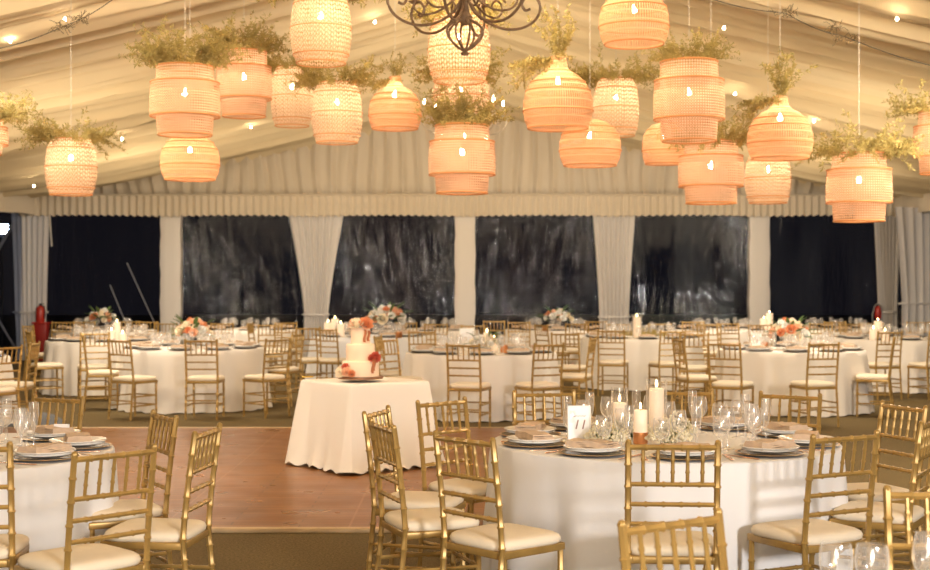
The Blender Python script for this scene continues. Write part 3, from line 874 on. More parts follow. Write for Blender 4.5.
def bouquet(p, w, h, label, cols, seed, count=14, vase=True):
    w *= 1.14; h *= 1.1
    rr = random.Random(seed)
    o = thing('flower_arrangement', label, 'flowers', p)
    vh = h * .2
    bm = bmesh.new(); lathe(bm, [(0, 0), (w * .16, 0), (w * .17, .01), (w * .10, vh * .35), (w * .22, vh * .8), (w * .26, vh), (w * .24, vh), (0, vh * .8)], 18); part('vase', mesh(bm, 'vase', M['yellow' if vase == 'gold' else 'glass_thick' if vase == 'glass' else 'plate']), o)
    for i in range(count):
        g = i * 2.39996; t = (i + .5) / count; rad = sqrt(t)
        el = 1 - rad ** 2 * .75
        q = Vector((cos(g) * rad * w * .46, sin(g) * rad * w * .46, vh + (h - vh) * (.15 + .68 * el) + rr.uniform(-.02, .02)))
        d = Vector((q.x, q.y, (h - vh) * .9 * el * .8 + .02)).normalized()
        c = cols[i % len(cols)]; s = w * rr.uniform(.085, .135)
        part('rose', rose(c), o, q, d.to_track_quat('Z', 'Y').to_euler(), s, NAMES[c])
    for i in range(22):
        a = rr.uniform(0, 6.28); el = rr.uniform(-.1, .9)
        d = Vector((cos(a) * cos(el), sin(a) * cos(el), sin(el)))
        b = Vector((0, 0, vh + (h - vh) * .3)) + d * w * .30
        part('leaf', LEAF, o, b, d.to_track_quat('Y', 'Z').to_euler(), w * rr.uniform(.26, .4))
    return o
TZ = .763
def on(name, px, y, dz=0.0):
    """a spot on that table's top seen at column px, row y"""
    k = (y - YH) / (HC - TZ)
    return Vector(((px - CX) / k, F / k, TZ + dz))
def mid(name, dx=0, dy=0): c = T[name]; return Vector((c.x + dx, c.y + dy, TZ))

bouquet(mid('ML2', 0, -.02), .44, .37, 'big bouquet of orange, peach and cream roses on the left table', ['fl_c', 'fl_o', 'fl_p', 'fl_c', 'fl_w', 'fl_p', 'fl_c'], 1, 24, 'glass')
bouquet(mid('FB1', .05, -.3), .48, .34, 'small far bouquet of peach and white roses under the left dark window', ['fl_w', 'fl_p', 'fl_c', 'fl_o'], 2, 13, 'glass')
bouquet(mid('FCL', .28, -.2), .58, .47, 'tall white and orange bouquet right of the wedding cake', ['fl_w', 'fl_w', 'fl_o', 'fl_c', 'fl_w', 'fl_p'], 3, 18, 'glass')
bouquet(mid('FB4', 0, -.3), .48, .36, 'far bouquet of peach and white roses right of the middle post', ['fl_w', 'fl_p', 'fl_w', 'fl_c', 'fl_o'], 4, 14, 'glass')
bouquet(mid('MR', -.03, -.05), .46, .36, 'wide bouquet of orange and cream roses with green leaves on the right table', ['fl_w', 'fl_o', 'fl_c', 'fl_p', 'fl_w', 'fl_c', 'fl_o'], 5, 24, 'glass')

# near right table centre
candle(on('NR', 640.5, 444, .062), .036, .115, 'cream pillar candle standing in the copper cup', True)
votive(on('NR', 640.5, 444), .038, .062, 'shiny copper cup under the cream pillar candle', 'copper', False)
hurricane(on('NR', 619.5, 436), .046, .265, 'left glass cylinder around a low lit candle on the near right table')
candle(on('NR', 619.5, 436, .008), .038, .175, 'lit pillar candle inside the left glass cylinder on the near right table')
hurricane(on('NR', 656.5, 434), .058, .30, 'right taller glass cylinder around a lit candle on the near right table')
candle(on('NR', 656.5, 434, .008), .042, .245, 'tall lit pillar candle inside the taller glass cylinder on the near right table')
votive(on('NR', 597, 433), .033, .085, 'small clear votive glass with a flame right of the number sign', 'glass_thick', True)
def gyp(seed, n=420, rad=.12):
    bm = bmesh.new(); rr = random.Random(seed)
    for i in range(n):
        a = rr.uniform(0, 6.28); r = rad * sqrt(rr.random()); z = .03 + .11 * rr.random() * (1.15 - r / rad)
        ball(bm, (r * cos(a), r * sin(a), z), rr.uniform(.005, .009), 5)
    return mesh(bm, 'blossom_cloud', M['gyp'])
def gypst(seed, rad=.10):
    bm = bmesh.new(); rr = random.Random(seed)
    for i in range(46):
        a = rr.uniform(0, 6.28); r = rad * rr.random()
        tube(bm, [(r * .3 * cos(a), r * .3 * sin(a), 0), (r * .7 * cos(a + .3), r * .7 * sin(a + .3), .05), (r * cos(a), r * sin(a), .09)], .0012, 3, False)
    return mesh(bm, 'stems', M['leafg'])
for i, (px_, y_, lb) in enumerate(((607, 445, "baby's breath bunch left of the copper candle"), (669, 445, "baby's breath bunch right of the copper candle"), (630, 437, "baby's breath bunch behind the copper candle"), (676, 437, "baby's breath bunch at the right end of the centrepiece"))):
    o = thing('babys_breath', lb, 'flowers', on('NR', px_, y_), i * 1.3, "baby's breath bunches")
    part('blossom_cloud', gyp(60 + i), o); part('stems', gypst(70 + i), o)

def text_mesh(s, size, shear=.25, m='ink'):
    cu = bpy.data.curves.new('t', 'FONT'); cu.body = s; cu.size = size; cu.align_x = 'CENTER'; cu.align_y = 'CENTER'; cu.extrude = .0006; cu.shear = shear
    ob = bpy.data.objects.new('t', cu); COL.objects.link(ob)
    dg = bpy.context.evaluated_depsgraph_get(); me = bpy.data.meshes.new_from_object(ob.evaluated_get(dg))
    bpy.data.objects.remove(ob); me.materials.clear(); me.materials.append(M[m]); return me
def sign(p, w, h, label, num=None, lines=(), rz=0, border='frame_w'):
    o = thing('table_sign', label, 'sign', p, rz)
    tilt = -.12
    bm = bmesh.new(); box(bm, (0, 0, h / 2), (w * .96, .006, h * .96)); part('card', mesh(bm, 'card', M['card']), o, (0, 0, 0), (tilt, 0, 0))
    bm = bmesh.new()
    b = .009
    for s in (-1, 1): box(bm, (s * (w / 2 - b / 2), 0, h / 2), (b, .012, h), bev=.002)
    for z in (b / 2, h - b / 2): box(bm, (0, 0, z), (w, .012, b), bev=.002)
    box(bm, (0, .04, .004), (w * .5, .08, .006))
    part('frame', mesh(bm, 'frame', M[border]), o, (0, 0, 0), (tilt, 0, 0))
    if num: part('numeral', text_mesh(num, .07), o, (0, -.0045 + h * .48 * .12, h * .48), (pi / 2 + tilt, 0, 0))
    for z in lines:
        bm = bmesh.new(); tube(bm, [(-w * .28 + i * w * .56 / 14, -.0042, z * h + .004 * sin(i * 1.9)) for i in range(15)], .0012, 4); part('script_line', mesh(bm, 'script_line', M['ink']), o, (0, 0, 0), (tilt, 0, 0))
sign(on('NR', 579.5, 443), .122, .195, 'white table number sign on the near right table left of the candles', '11', (.72,), .05, 'card')
sign(on('NL', 61, 440), .085, .085, 'small white card standing among the glasses on the near left table', None, (.6, .4), -.1, 'card')
sign(on('MC', 467, 347), .20, .25, 'pale gold framed sign on the middle candle table under the white middle post', None, (.7, .5), .1)
sign(on('MR', 757, 349), .13, .2, 'small white framed sign left of the orange-flower bouquet', '8', (.75,), .1, 'card')

# middle candle table centre
for i, (px_, y_, r_, h_, lb) in enumerate(((487, 349, .045, .21, 'taller cream pillar candle on the middle candle table'), (494, 351, .045, .15, 'lower cream pillar candle on the middle candle table'))):
    candle(on('MC', px_, y_), r_, h_, lb)
votive(on('MC', 504, 353), .045, .085, 'glowing amber votive cup right of the candles on the middle candle table', 'copper')
bouquet(mid('MC', .05, .12), .34, .2, 'low cream blossoms behind the pillar candles on the middle candle table', ['fl_c', 'fl_w', 'fl_c'], 8, 12, 'glass')
# candle table by the red stand
for px_, y_, r_, h_, lb in ((111.5, 342, .055, .16, 'left low pillar candle on the candle table by the red stand'), (117, 340, .05, .26, 'tallest pillar candle on the candle table by the red stand'), (122.5, 343, .055, .13, 'right low pillar candle on the candle table by the red stand')):
    candle(on('ML1', px_, y_), r_, h_, lb)
# white linen table left candles
for px_, y_, r_, h_, lb in ((328, 335, .06, .2, 'left cream pillar candle on the white linen table'), (335, 335, .06, .26, 'middle cream pillar candle on the white linen table'), (341, 337, .055, .2, 'right peach pillar candle on the white linen table')):
    candle(on('FCL', px_, y_), r_, h_, lb)
votive(on('FCL', 399, 338), .05, .09, 'amber votive cup at the foot of the tall white and orange bouquet')
votive(on('FB4', 545, 331), .05, .09, 'amber votive cup left of the far centre bouquet')
votive(on('MR', 764.5, 349), .045, .085, 'amber votive cup between the sign and the orange-flower bouquet')
# greenery table
hurricane(on('FCR', 637, 338), .075, .36, 'glass cylinder around the tall candle on the greenery table')
candle(on('FCR', 637, 338, .01), .055, .31, 'tall lit candle inside the cylinder on the greenery table')
def garland(seed, w):
    bm = bmesh.new(); rr = random.Random(seed)
    for i in range(300):
        a = rr.uniform(0, 6.28); r = sqrt(rr.random()); c = Vector((r * cos(a) * w, r * sin(a) * .18, .03 + .16 * (1 - r) * rr.random() + .02 * rr.random()))
        d = Vector((rr.uniform(-1, 1), rr.uniform(-1, 1), rr.uniform(-.3, 1))).normalized(); s = d.orthogonal().normalized() * .014
        q = [c - d * .03, c + s, c + d * .03, c - s]; bm.faces.new([bm.verts.new(v) for v in q])
    return mesh(bm, 'garland', M['leaf'], False)
tag(part('leaf_garland', garland(4, .42), None, mid('FCR', 0, -.1)), 'loose green leaf garland around the tall candle on the greenery table', 'greenery')
# right candle table, far candles
for px_, y_, r_, h_, lb in ((873.5, 340, .06, .16, 'left cream pillar candle on the right candle table'), (878, 338, .06, .26, 'taller cream pillar candle on the right candle table'), (885, 341, .055, .14, 'right low pillar candle on the right candle table')):
    candle(on('FR', px_, y_), r_, h_, lb)
for px_, y_, r_, h_, lb in ((764, 329.5, .07, .2, 'left pillar candle at the foot of the right white post'), (769.5, 328.5, .06, .3, 'taller pillar candle at the foot of the right white post')):
    candle(pos(px_, 56, TZ), r_, h_, lb)

# ------------------------------------------------------------------ cake table
cc = Vector((-.868, 11.17 * DS, .0))
ctr = radians(-7.7 + 45)
def square_cloth(side, h):
    bm = bmesh.new(); n = 200; hs = side / 2; rr = random.Random(9)
    P = []
    for j in range(n):
        s = j / n * 4; e = int(s); t = (s - e) * 2 - 1
        P.append([(t * hs, -hs), (hs, t * hs), (-t * hs, hs), (-hs, -t * hs)][e] + (e, t))
    c = bm.verts.new((0, 0, h)); rings = []
    for f in (.5, .97): rings.append([bm.verts.new((p[0] * f, p[1] * f, h)) for p in P])
    rings.append([bm.verts.new((p[0], p[1], h - .006)) for p in P])
    for k in range(1, 17):
        t = k / 16; ring = []
        for j, (x, y, e, s) in enumerate(P):
            nrm = [(0, -1), (1, 0), (0, 1), (-1, 0)][e]
            cor = max(0, (abs(s) - .55) / .45)
            diag = Vector((x, y)).normalized()
            n_ = (Vector(nrm) * (1 - cor * .6) + diag * cor * .6)
            fold = .7 * sin(4.2 * s + e * 1.7) * (1 - abs(s)) ** .3 + .4 * sin(9 * s + e)
            off = t * (.085 + .07 * cor) + .013 * t * fold + (.014 * (t ** 8) * (1 + sin(11 * s + e)))
            z = (h - .008) * (1 - t) + .008 + (.012 * (1 + sin(17 * s + e)) if k == 16 else 0)
            ring.append(bm.verts.new((x + n_.x * off, y + n_.y * off, z + .027)))
        rings.append(ring)
    for j in range(n): bm.faces.new((c, rings[0][j], rings[0][(j+1) % n]))
    for i in range(len(rings) - 1):
        for j in range(n): bm.faces.new((rings[i][j], rings[i+1][j], rings[i+1][(j+1) % n], rings[i][(j+1) % n]))
    return mesh(bm, 'tablecloth', M['cloth'])
tb = thing('cake_table', 'square table carrying the wedding cake on the dance floor', 'table', (cc.x, cc.y, .027), ctr)
bm = bmesh.new(); box(bm, (0, 0, .715), (.76, .76, .03)); part('tabletop', mesh(bm, 'tabletop', M['board']), tb)
for sx in (-1, 1):
    for sy in (-1, 1):
        bm = bmesh.new(); box(bm, (sx * .33, sy * .33, .35), (.04, .04, .7)); part('leg', mesh(bm, 'leg', M['dark']), tb)
tag(part('tablecloth', square_cloth(.79, .76), None, (cc.x, cc.y, 0), (0, 0, ctr)), 'ivory floor-length cloth with corner folds on the square cake table', 'tablecloth', 'floor-length tablecloths')

ck = Vector(((360.5 - CX) / F * 11.0 * DS, 11.0 * DS, .787))
bm = bmesh.new(); lathe(bm, [(0, 0), (.19, 0), (.195, .01), (.19, .022), (0, .022)], 32)
tag(part('cake_board', mesh(bm, 'cake_board', M['board']), None, ck), 'round brown wooden board under the wedding cake', 'cake board')
wc = thing('wedding_cake', 'three-tier ivory wedding cake with orange and coral roses', 'cake', ck + Vector((0, 0, .022)))
z = 0
for nm, r, h in (('bottom_tier', .158, .13), ('middle_tier', .122, .145), ('top_tier', .083, .135)):
    bm = bmesh.new(); lathe(bm, [(0, 0), (r, 0), (r * 1.005, h * .5), (r, h - .012), (r - .004, h - .004), (r - .012, h), (0, h)], 40); part(nm, mesh(bm, nm, M['cake']), wc, (0, 0, z)); z += h
def crose(m, p, s, d=(0, -1, .4)):
    part('rose', rose(m), wc, p, Vector(d).to_track_quat('Z', 'Y').to_euler(), s, NAMES[m])
crose('fl_c', (-.03, -.05, z + .03), .062, (-.3, -.6, 1)); crose('fl_p', (-.055, -.01, z + .03), .055, (-.6, -.1, 1)); crose('fl_o', (.05, -.04, z + .035), .062, (.3, -.7, .8)); crose('fl_c', (.0, .05, z + .03), .05, (0, .3, 1))
crose('fl_r', (.135, -.10, .165), .044, (.5, -.8, .2)); crose('fl_r', (.105, -.125, .16), .03, (.1, -.9, .1))
crose('fl_c', (-.15, -.12, .04), .055, (-.4, -.7, .6)); crose('fl_p', (-.10, -.165, .045), .045, (-.1, -.8, .6)); crose('fl_r', (-.115, -.13, .085), .034, (-.2, -.6, .7)); crose('fl_o', (-.06, -.185, .03), .03, (.1, -.9, .4))
for (x, y, z0, ln) in ((.045, -.088, z - .01, .11), (.075, -.08, z - .02, .09), (.115, -.118, .15, .12), (.125, -.112, .15, .10)):
    bm = bmesh.new(); pts = [(x + .006 * sin(i), y - .012 - .004 * cos(i * 1.3), z0 - ln * i / 6) for i in range(7)]
    a = [[bm.verts.new((p[0] - .011, p[1], p[2])), bm.verts.new((p[0] + .011, p[1] - .003, p[2]))] for p in pts]
    for i in range(6): bm.faces.new((a[i][0], a[i][1], a[i+1][1], a[i+1][0]))
    part('ribbon', mesh(bm, 'ribbon', M['ribbon']), wc, (0, 0, 0), label='rust ribbon')
# cake knife
bm = bmesh.new(); box(bm, (-.05, 0, .006), (.10, .022, .012), bev=.004); part_k = thing('cake_server', 'yellow-handled cake server lying left of the wedding cake', 'cake server', Vector((-1.31, 11.14 * DS, .787)), .5)
part('handle', mesh(bm, 'handle', M['yellow']), part_k)
bm = bmesh.new(); box(bm, (.07, 0, .005), (.14, .035, .003), bev=.001); part('blade', mesh(bm, 'blade', M['steel']), part_k)

# ------------------------------------------------------------------ hanging lanterns
def foliage_mesh(seed, w, kind):
    """wispy stems with many small leaves; w is the spread"""
    rr = random.Random(seed); bm = bmesh.new()
    def sprig(p, d, L_, curl, nl):
        d = d.normalized(); pts = [p.copy()]; q = p.copy(); dd = d.copy(); seg = 7
        bend = Vector((rr.uniform(-1, 1), rr.uniform(-1, 1), curl))
        for i in range(seg):
            q = q + dd * L_ / seg; pts.append(q.copy()); dd = (dd + bend * .16).normalized()
        for i in range(seg):   # thin stem as a flat ribbon
            a, b = pts[i], pts[i+1]; s = (b - a).cross(Vector((.3, .5, .8))).normalized() * .0022
            bm.faces.new([bm.verts.new(v) for v in (a - s, a + s, b + s, b - s)])
        for i in range(nl):
            t = rr.uniform(.15, 1) * seg; i0 = min(seg - 1, int(t)); c = pts[i0].lerp(pts[i0+1], t - i0)
            e = Vector((rr.gauss(0, 1), rr.gauss(0, 1), rr.gauss(.2, 1))).normalized(); ln = rr.uniform(.025, .06)
            s = e.cross(Vector((rr.gauss(0, 1), rr.gauss(0, 1), rr.gauss(0, 1)))).normalized() * ln * rr.uniform(.10, .18)
            bm.faces.new([bm.verts.new(v) for v in (c, c + e * ln * .5 + s, c + e * ln, c + e * ln * .5 - s)])
    if kind == 'bush':
        for i in range(120):
            a = rr.uniform(0, 6.28); r = rr.uniform(.3, .45) * w
            p = Vector((r * cos(a) * .8, r * sin(a) * .8, rr.uniform(-.02, .05)))
            d = Vector((cos(a) * rr.uniform(.1, 1.0), sin(a) * rr.uniform(.1, 1.0), rr.uniform(.25, 1)))
            sprig(p, d, w * rr.uniform(.35, .85), rr.uniform(-1.0, .3), 52)
    elif kind == 'low':
        for i in range(90):
            a = rr.uniform(0, 6.28); r = rr.uniform(.3, .46) * w
            p = Vector((r * cos(a) * .85, r * sin(a) * .85, rr.uniform(-.02, .04)))
            d = Vector((cos(a) * rr.uniform(.3, 1.2), sin(a) * rr.uniform(.3, 1.2), rr.uniform(.1, .8)))
            sprig(p, d, w * rr.uniform(.3, .75), rr.uniform(-1.5, 0.1), 50)
    else:
        for i in range(16):
            a = rr.uniform(0, 6.28); sprig(Vector((0, 0, 0)), Vector((cos(a) * .5 + .1, sin(a) * .4, 1)), w * rr.uniform(.5, .95), rr.uniform(-.6, .3), 60)
        for i in range(22):
            a = rr.gauss(3.14, .7); sprig(Vector((.0, 0, -.03)), Vector((cos(a), sin(a) * .6, .35)), w * rr.uniform(.4, .9), rr.uniform(-2.2, -.8), 50)
    return mesh(bm, 'foliage', M['leaf'], False)
FOL = {(k, i): foliage_mesh(i * 7 + len(k), .6, k) for k in ('bush', 'low', 'sprig') for i in range(3)}

def shade(prof, m, n=56):
    bm = bmesh.new(); lathe(bm, prof, n, uv=True); return mesh(bm, 'shade', M[m])
def ring(r, z, t, m='rim_o'):
    bm = bmesh.new(); torus(bm, r, t, z, 40, 5); return mesh(bm, 'rim', M[m])

def bulb_mesh():
    bm = bmesh.new(); lathe(bm, [(0, -.045), (.02, -.04), (.03, -.02), (.026, .005), (.012, .03), (.012, .045), (0, .05)], 12); return mesh(bm, 'bulb', M['bulb'])
BULB = bulb_mesh()
NL_ = [0]
def lantern(kind, px, yt, yb, wpx, real, label, fol=None, fs=1.0):
    k = wpx / real; d = F / k; w = real; h = (yb - yt) / k * .97
    zb = zat(yb, k) + .02; x = (px - CX) / k
    o = thing('pendant_lantern', label, 'lantern', (x, d, zb), NL_[0] * 1.7, 'woven pendant lanterns'); NL_[0] += 1
    if kind == 'T':
        z1, z2 = h * .27, h * .76
        r0, r1, r2 = w * .395, w * .5, w * .41
        t0 = part('lower_tier', shade([(r0 * .97, 0), (r0, z1 * .5), (r0 * 1.02, z1), (r0 * 1.02, z1 + .02)], 'tier'), o)
        t1 = part('middle_tier', shade([(r0 * 1.01, z1 - .004), (r1 * .96, z1), (r1, z1 + .03), (r1 * 1.0, (z1 + z2) / 2), (r1 * .97, z2)], 'tier'), o)
        t2 = part('upper_tier', shade([(r2, z2 - h * .12), (r2, z2), (r2 * .98, h)], 'tier'), o)
        for r, z, q in ((r0 * .97, .004, t0), (r1 * .985, z1 + .004, t1), (r1 * .97, z2, t1), (r2 * .98, h - .003, t2)): part('rim', ring(r, z, .007), q)
        bz, tz = h * .62, h
    elif kind == 'B':
        pr = [(.40, 0), (.455, .12), (.495, .32), (.5, .5), (.485, .68), (.45, .84), (.40, .95), (.37, 1.0)]
        pr = [(r * w, z * h) for r, z in pr]
        sh = part('basket_shade', shade(pr, 'basket'), o)
        for i in (0, 1, 3, 5, 7): part('rim', ring(pr[i][0] + .002, pr[i][1], .005), sh)
        bz, tz = h * .68, h
    elif kind == 'D':
        pr = [(.42, 0), (.47, .12), (.5, .32), (.495, .5), (.46, .68), (.39, .83), (.28, .94), (.15, 1.0), (.1, 1.0)]
        pr = [(r * w, z * h) for r, z in pr]
        sh = part('dome_shade', shade(pr, 'gourd'), o)
        for i in (0, 2, 4, 5): part('rim', ring(pr[i][0] + .002, pr[i][1], .0055), sh)
        bz, tz = h * .66, h
    else:
        pr = [(.43, 0), (.475, .10), (.5, .24), (.495, .38), (.46, .52), (.39, .64), (.28, .74), (.17, .80)]
        pr = [(r * w, z * h) for r, z in pr]
        sh = part('gourd_shade', shade(pr, 'gourd'), o)
        part('neck', shade([(.17 * w, .79 * h), (.135 * w, .86 * h), (.11 * w, 1.0 * h)], 'gourd', 24), o)
        for i in (0, 2, 4, 5, 7): part('rim', ring(pr[i][0] + .002, pr[i][1], .0055), sh)
        bz, tz = h * .66, h
    part('bulb', BULB, o, (0, 0, bz), (0, 0, 0), .62)
    zc = roof(x) - .16 - zb
    bm = bmesh.new(); tube(bm, [(0, 0, bz + .04), (0, 0, tz), (0, 0, max(tz + .1, zc))], .0016, 4); part('cord', mesh(bm, 'cord', M['rope']), o)
    if fol:
        s = w / .55 * fs
        part('foliage', FOL[(fol, NL_[0] % 3)], o, (0, 0, tz - (.02 if fol != 'sprig' else .04)), (0, 0, NL_[0] * 1.9 - NL_[0] * 1.7 if fol != 'sprig' else -(NL_[0] - 1) * 1.7), s)
    return o

lantern('T', 185, 67, 138, 70, .55, 'tiered bamboo lantern with a bushy top, largest on the left', 'bush', .85)
lantern('T', 244, 52, 119, 56, .50, 'tiered bamboo lantern just right of and behind the largest left one', 'bush', .85)
lantern('D', 190, 136, 182, 59, .50, 'bare orange dome lantern hanging below the large left tiered one')
lantern('B', 71, 140, 197, 51, .46, 'pale basket lantern with drooping greenery, alone at far left', 'low', 1.0)
lantern('T', -22, 120, 157, 58, .50, 'tiered lantern cut off by the left picture edge', 'low', 1.0)
lantern('B', 321, -6, 66, 61, .50, 'pale basket lantern cut by the top edge left of the chandelier', 'low', 1.0)
lantern('B', 292, 68, 128, 42, .42, 'narrow pale basket lantern right of the two bushy tiered ones', 'low', 1.0)
lantern('B', 337, 84, 145, 51, .46, 'pale basket lantern with greenery below the top-edge basket', 'low', 1.0)
lantern('G', 395, 77, 131, 53, .47, 'orange gourd lantern with a short neck left of the chandelier', 'sprig', .6)
lantern('B', 459, 18, 84, 63, .50, 'pale basket lantern directly behind the iron chandelier', 'low', .9)
lantern('B', 461, 76, 122, 58, .53, 'pale basket lantern half hidden below the chandelier', 'low', .9)
lantern('T', 462, 126, 196, 67, .55, 'tiered bamboo lantern hanging low at the tent middle', 'bush', .8)
lantern('G', 558, 57, 131, 70, .55, 'largest orange gourd lantern right of the chandelier', 'sprig', .9)
lantern('D', 590, 121, 168, 62, .53, 'orange dome lantern overlapping the large gourd from below')
lantern('B', 616, 80, 138, 46, .44, 'pale basket lantern behind the large orange gourd', 'low', 1.15)
lantern('D', 634, -8, 47, 70, .50, 'orange dome lantern cut by the top picture edge')
lantern('T', 689, 62, 144, 71, .55, 'largest tiered bamboo lantern on the right with greenery on top', 'bush', .62)
lantern('D', 664, 124, 166, 44, .44, 'small orange dome lantern behind the large right tiered one')
lantern('T', 711, 142, 206, 65, .55, 'tiered bamboo lantern hanging below the large right one', 'low', .8)
lantern('G', 780, 97, 161, 65, .53, 'orange gourd lantern with an upright sprig at right', 'sprig', .95)
lantern('B', 768, 154, 205, 46, .46, 'pale basket lantern below the right orange gourd', None)
lantern('T', 859, 154, 224, 65, .55, 'tiered bamboo lantern with wide greenery, lowest on the right', 'low', .95)
lantern('T', 943, 112, 176, 58, .52, 'tiered lantern cut off by the right picture edge', 'low', .95)

# ------------------------------------------------------------------ chandeliers
def spiral(c, r0, r1, a0, a1, n=18):
    """planar spiral in (radial, z)"""
    return [(c[0] + (r0 + (r1 - r0) * i / n) * cos(a0 + (a1 - a0) * i / n), c[1] + (r0 + (r1 - r0) * i / n) * sin(a0 + (a1 - a0) * i / n)) for i in range(n + 1)]
def smooth_path(pts, n=40):
    out = []
    P = [Vector((p[0], p[1], 0)) for p in pts]
    for i in range(len(P) - 1):
        p0, p1, p2, p3 = P[max(i-1, 0)], P[i], P[i+1], P[min(i+2, len(P)-1)]
        m = max(3, n // (len(P) - 1))
        for j in range(m):
            t = j / m
            v = .5 * ((2 * p1) + (-p0 + p2) * t + (2*p0 - 5*p1 + 4*p2 - p3) * t*t + (-p0 + 3*p1 - 3*p2 + p3) * t**3)
            out.append((v.x, v.y))
    out.append((P[-1].x, P[-1].y)); return out
def chandelier(px, ytip, k, s, arms, label, m, bulbs_z, low=False):
    z0 = zat(ytip, k); o = thing('chandelier', label, 'chandelier', ((px - CX) / k, F / k, z0), .26)
    def rad_tube(path, r):
        bm = bmesh.new(); tube(bm, [(p[0] * s, 0, p[1] * s) for p in path], r * s, 6); return mesh(bm, 'arm', M[m])
    # finial and cage of curved ribs
    bm = bmesh.new(); lathe(bm, [(0, 0), (.022 * s, .004 * s), (.03 * s, .018 * s), (.012 * s, .03 * s), (.018 * s, .04 * s), (.012 * s, .05 * s), (0, .055 * s)], 14); part('finial', mesh(bm, 'finial', M[m]), o)
    ribp = smooth_path([(.012, .035), (.06, .065), (.11, .12), (.118, .17), (.09, .205), (.05, .225), (.03, .26)], 30)
    rib = rad_tube(ribp, .008)
    curl = rad_tube([(.118 + p[0] - .03, .19 + p[1]) for p in spiral((.03, .01), .028, .008, -1.2, 4.6)], .006)
    for i in range(8): part('cage_rib', rib, o, (0, 0, 0), (0, 0, 2 * pi * i / 8))
    bm = bmesh.new(); lathe(bm, [(.02 * s, .2 * s), (.04 * s, .23 * s), (.05 * s, .25 * s), (.03 * s, .28 * s), (.02 * s, .34 * s), (.035 * s, .38 * s), (.022 * s, .45 * s), (.02 * s, .75 * s), (.03 * s, .8 * s), (.012 * s, .85 * s)], 14); part('column', mesh(bm, 'column', M[m]), o)
    armp = smooth_path([(.03, .36), (.08, .28), (.17, .215), (.28, .185), (.39, .20), (.475, .255), (.51, .335), (.48, .40), (.42, .405), (.385, .36), (.405, .315), (.44, .325)], 70)
    arm = rad_tube(armp, .0095)
    a2 = rad_tube(smooth_path([(.04, .42), (.11, .34), (.20, .29), (.29, .285), (.345, .33), (.33, .385), (.28, .395), (.25, .36), (.27, .33)], 60), .0075)
    a3 = rad_tube(smooth_path([(.05, .26), (.14, .16), (.24, .145), (.34, .19)], 30), .0065)
    def cup():
        bm = bmesh.new(); lathe(bm, [(0, .0), (.02 * s, .004 * s), (.045 * s, .02 * s), (.02 * s, .015 * s), (.015 * s, .04 * s), (.012 * s, .12 * s), (0, .12 * s)], 12); return mesh(bm, 'candle_cup', M[m])
    def cb():
        bm = bmesh.new(); lathe(bm, [(0, 0), (.011 * s, .008 * s), (.014 * s, .025 * s), (.008 * s, .05 * s), (0, .075 * s)], 10); return mesh(bm, 'candle_bulb', M['chbulb'])
    cm, bmesh_ = cup(), cb()
    for i in range(arms):
        a = 2 * pi * i / arms
        am = part('arm', arm, o, (0, 0, 0), (0, 0, a)); part('inner_scroll', a2, o, (0, 0, 0), (0, 0, a + pi / arms))
        c_ = part('candle_cup', cm, am, (.475 * s, 0, .40 * s)); part('candle_bulb', bmesh_, am, (.475 * s, 0, .52 * s))
    if low:
        for i in range(6):
            a = 2 * pi * i / 6 + .3; q = Vector((.30 * s * cos(a), .30 * s * sin(a), -.02 * s))
            bm = bmesh.new(); tube(bm, [(0.03*s*cos(a), .03*s*sin(a), .08*s), (.2*s*cos(a), .2*s*sin(a), -.05*s), (.30*s*cos(a), .30*s*sin(a), -.02*s)], .008*s, 5); part('arm', mesh(bm, 'arm', M[m]), o)
            c_ = part('candle_cup', cm, o, q); part('candle_bulb', bmesh_, c_, (0, 0, .12 * s))
    zc = roof(0) - .16 - z0
    bm = bmesh.new(); tube(bm, [(0, 0, .84 * s), (0, 0, zc)], .006, 5); part('chain', mesh(bm, 'chain', M[m]), o)
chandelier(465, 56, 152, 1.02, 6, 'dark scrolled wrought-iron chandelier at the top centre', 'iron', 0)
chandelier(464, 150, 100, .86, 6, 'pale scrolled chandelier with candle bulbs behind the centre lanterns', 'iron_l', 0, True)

# ------------------------------------------------------------------ overhead wires with dried twigs, little ceiling lights
def twig_clump(seed, w):
    rr = random.Random(seed); bm = bmesh.new()
    for i in range(26):
        p = Vector((rr.uniform(-w, w), rr.uniform(-.04, .04), rr.uniform(-.03, .03))); q = p + Vector((rr.uniform(-.09, .09), rr.uniform(-.05, .05), rr.uniform(-.06, .06)))
        tube(bm, [p, (p + q) / 2 + Vector((0, 0, rr.uniform(-.03, .03))), q], .003, 3, False)
    return mesh(bm, 'twigs', M['twig'])
def wire(pts, label, clumps):
    P = [Vector(((x - CX) / k, F / k, zat(y, k))) for x, y, k in pts]
    o = thing('hanging_wire', label, 'wire', P[0])
    bm = bmesh.new(); Q = []
    for a, b in zip(P[:-1], P[1:]):
        for i in range(8): t = i / 8; Q.append(a.lerp(b, t) - P[0] - Vector((0, 0, .03 * sin(pi * t))))
    Q.append(P[-1] - P[0]); tube(bm, Q, .004, 5); part('cable', mesh(bm, 'cable', M['wireblk']), o)
    for i, (x, y, k, w) in enumerate(clumps):
        part('twig_cluster', twig_clump(i + len(label), w), o, Vector(((x - CX) / k, F / k, zat(y, k))) - P[0])
wire([(-20, 52, 118), (62, 27, 112), (120, -6, 106)], 'dark sagging wire with twig knots across the top left of the ceiling', [(63, 27, 112, .07), (80, 19, 110, .06)])
wire([(700, -5, 116), (785, 13, 112), (846, 37, 112), (960, 72, 118)], 'dark sagging wire with twig knots across the top right of the ceiling', [(785, 13, 112, .10), (846, 38, 112, .12), (836, 28, 112, .06)])

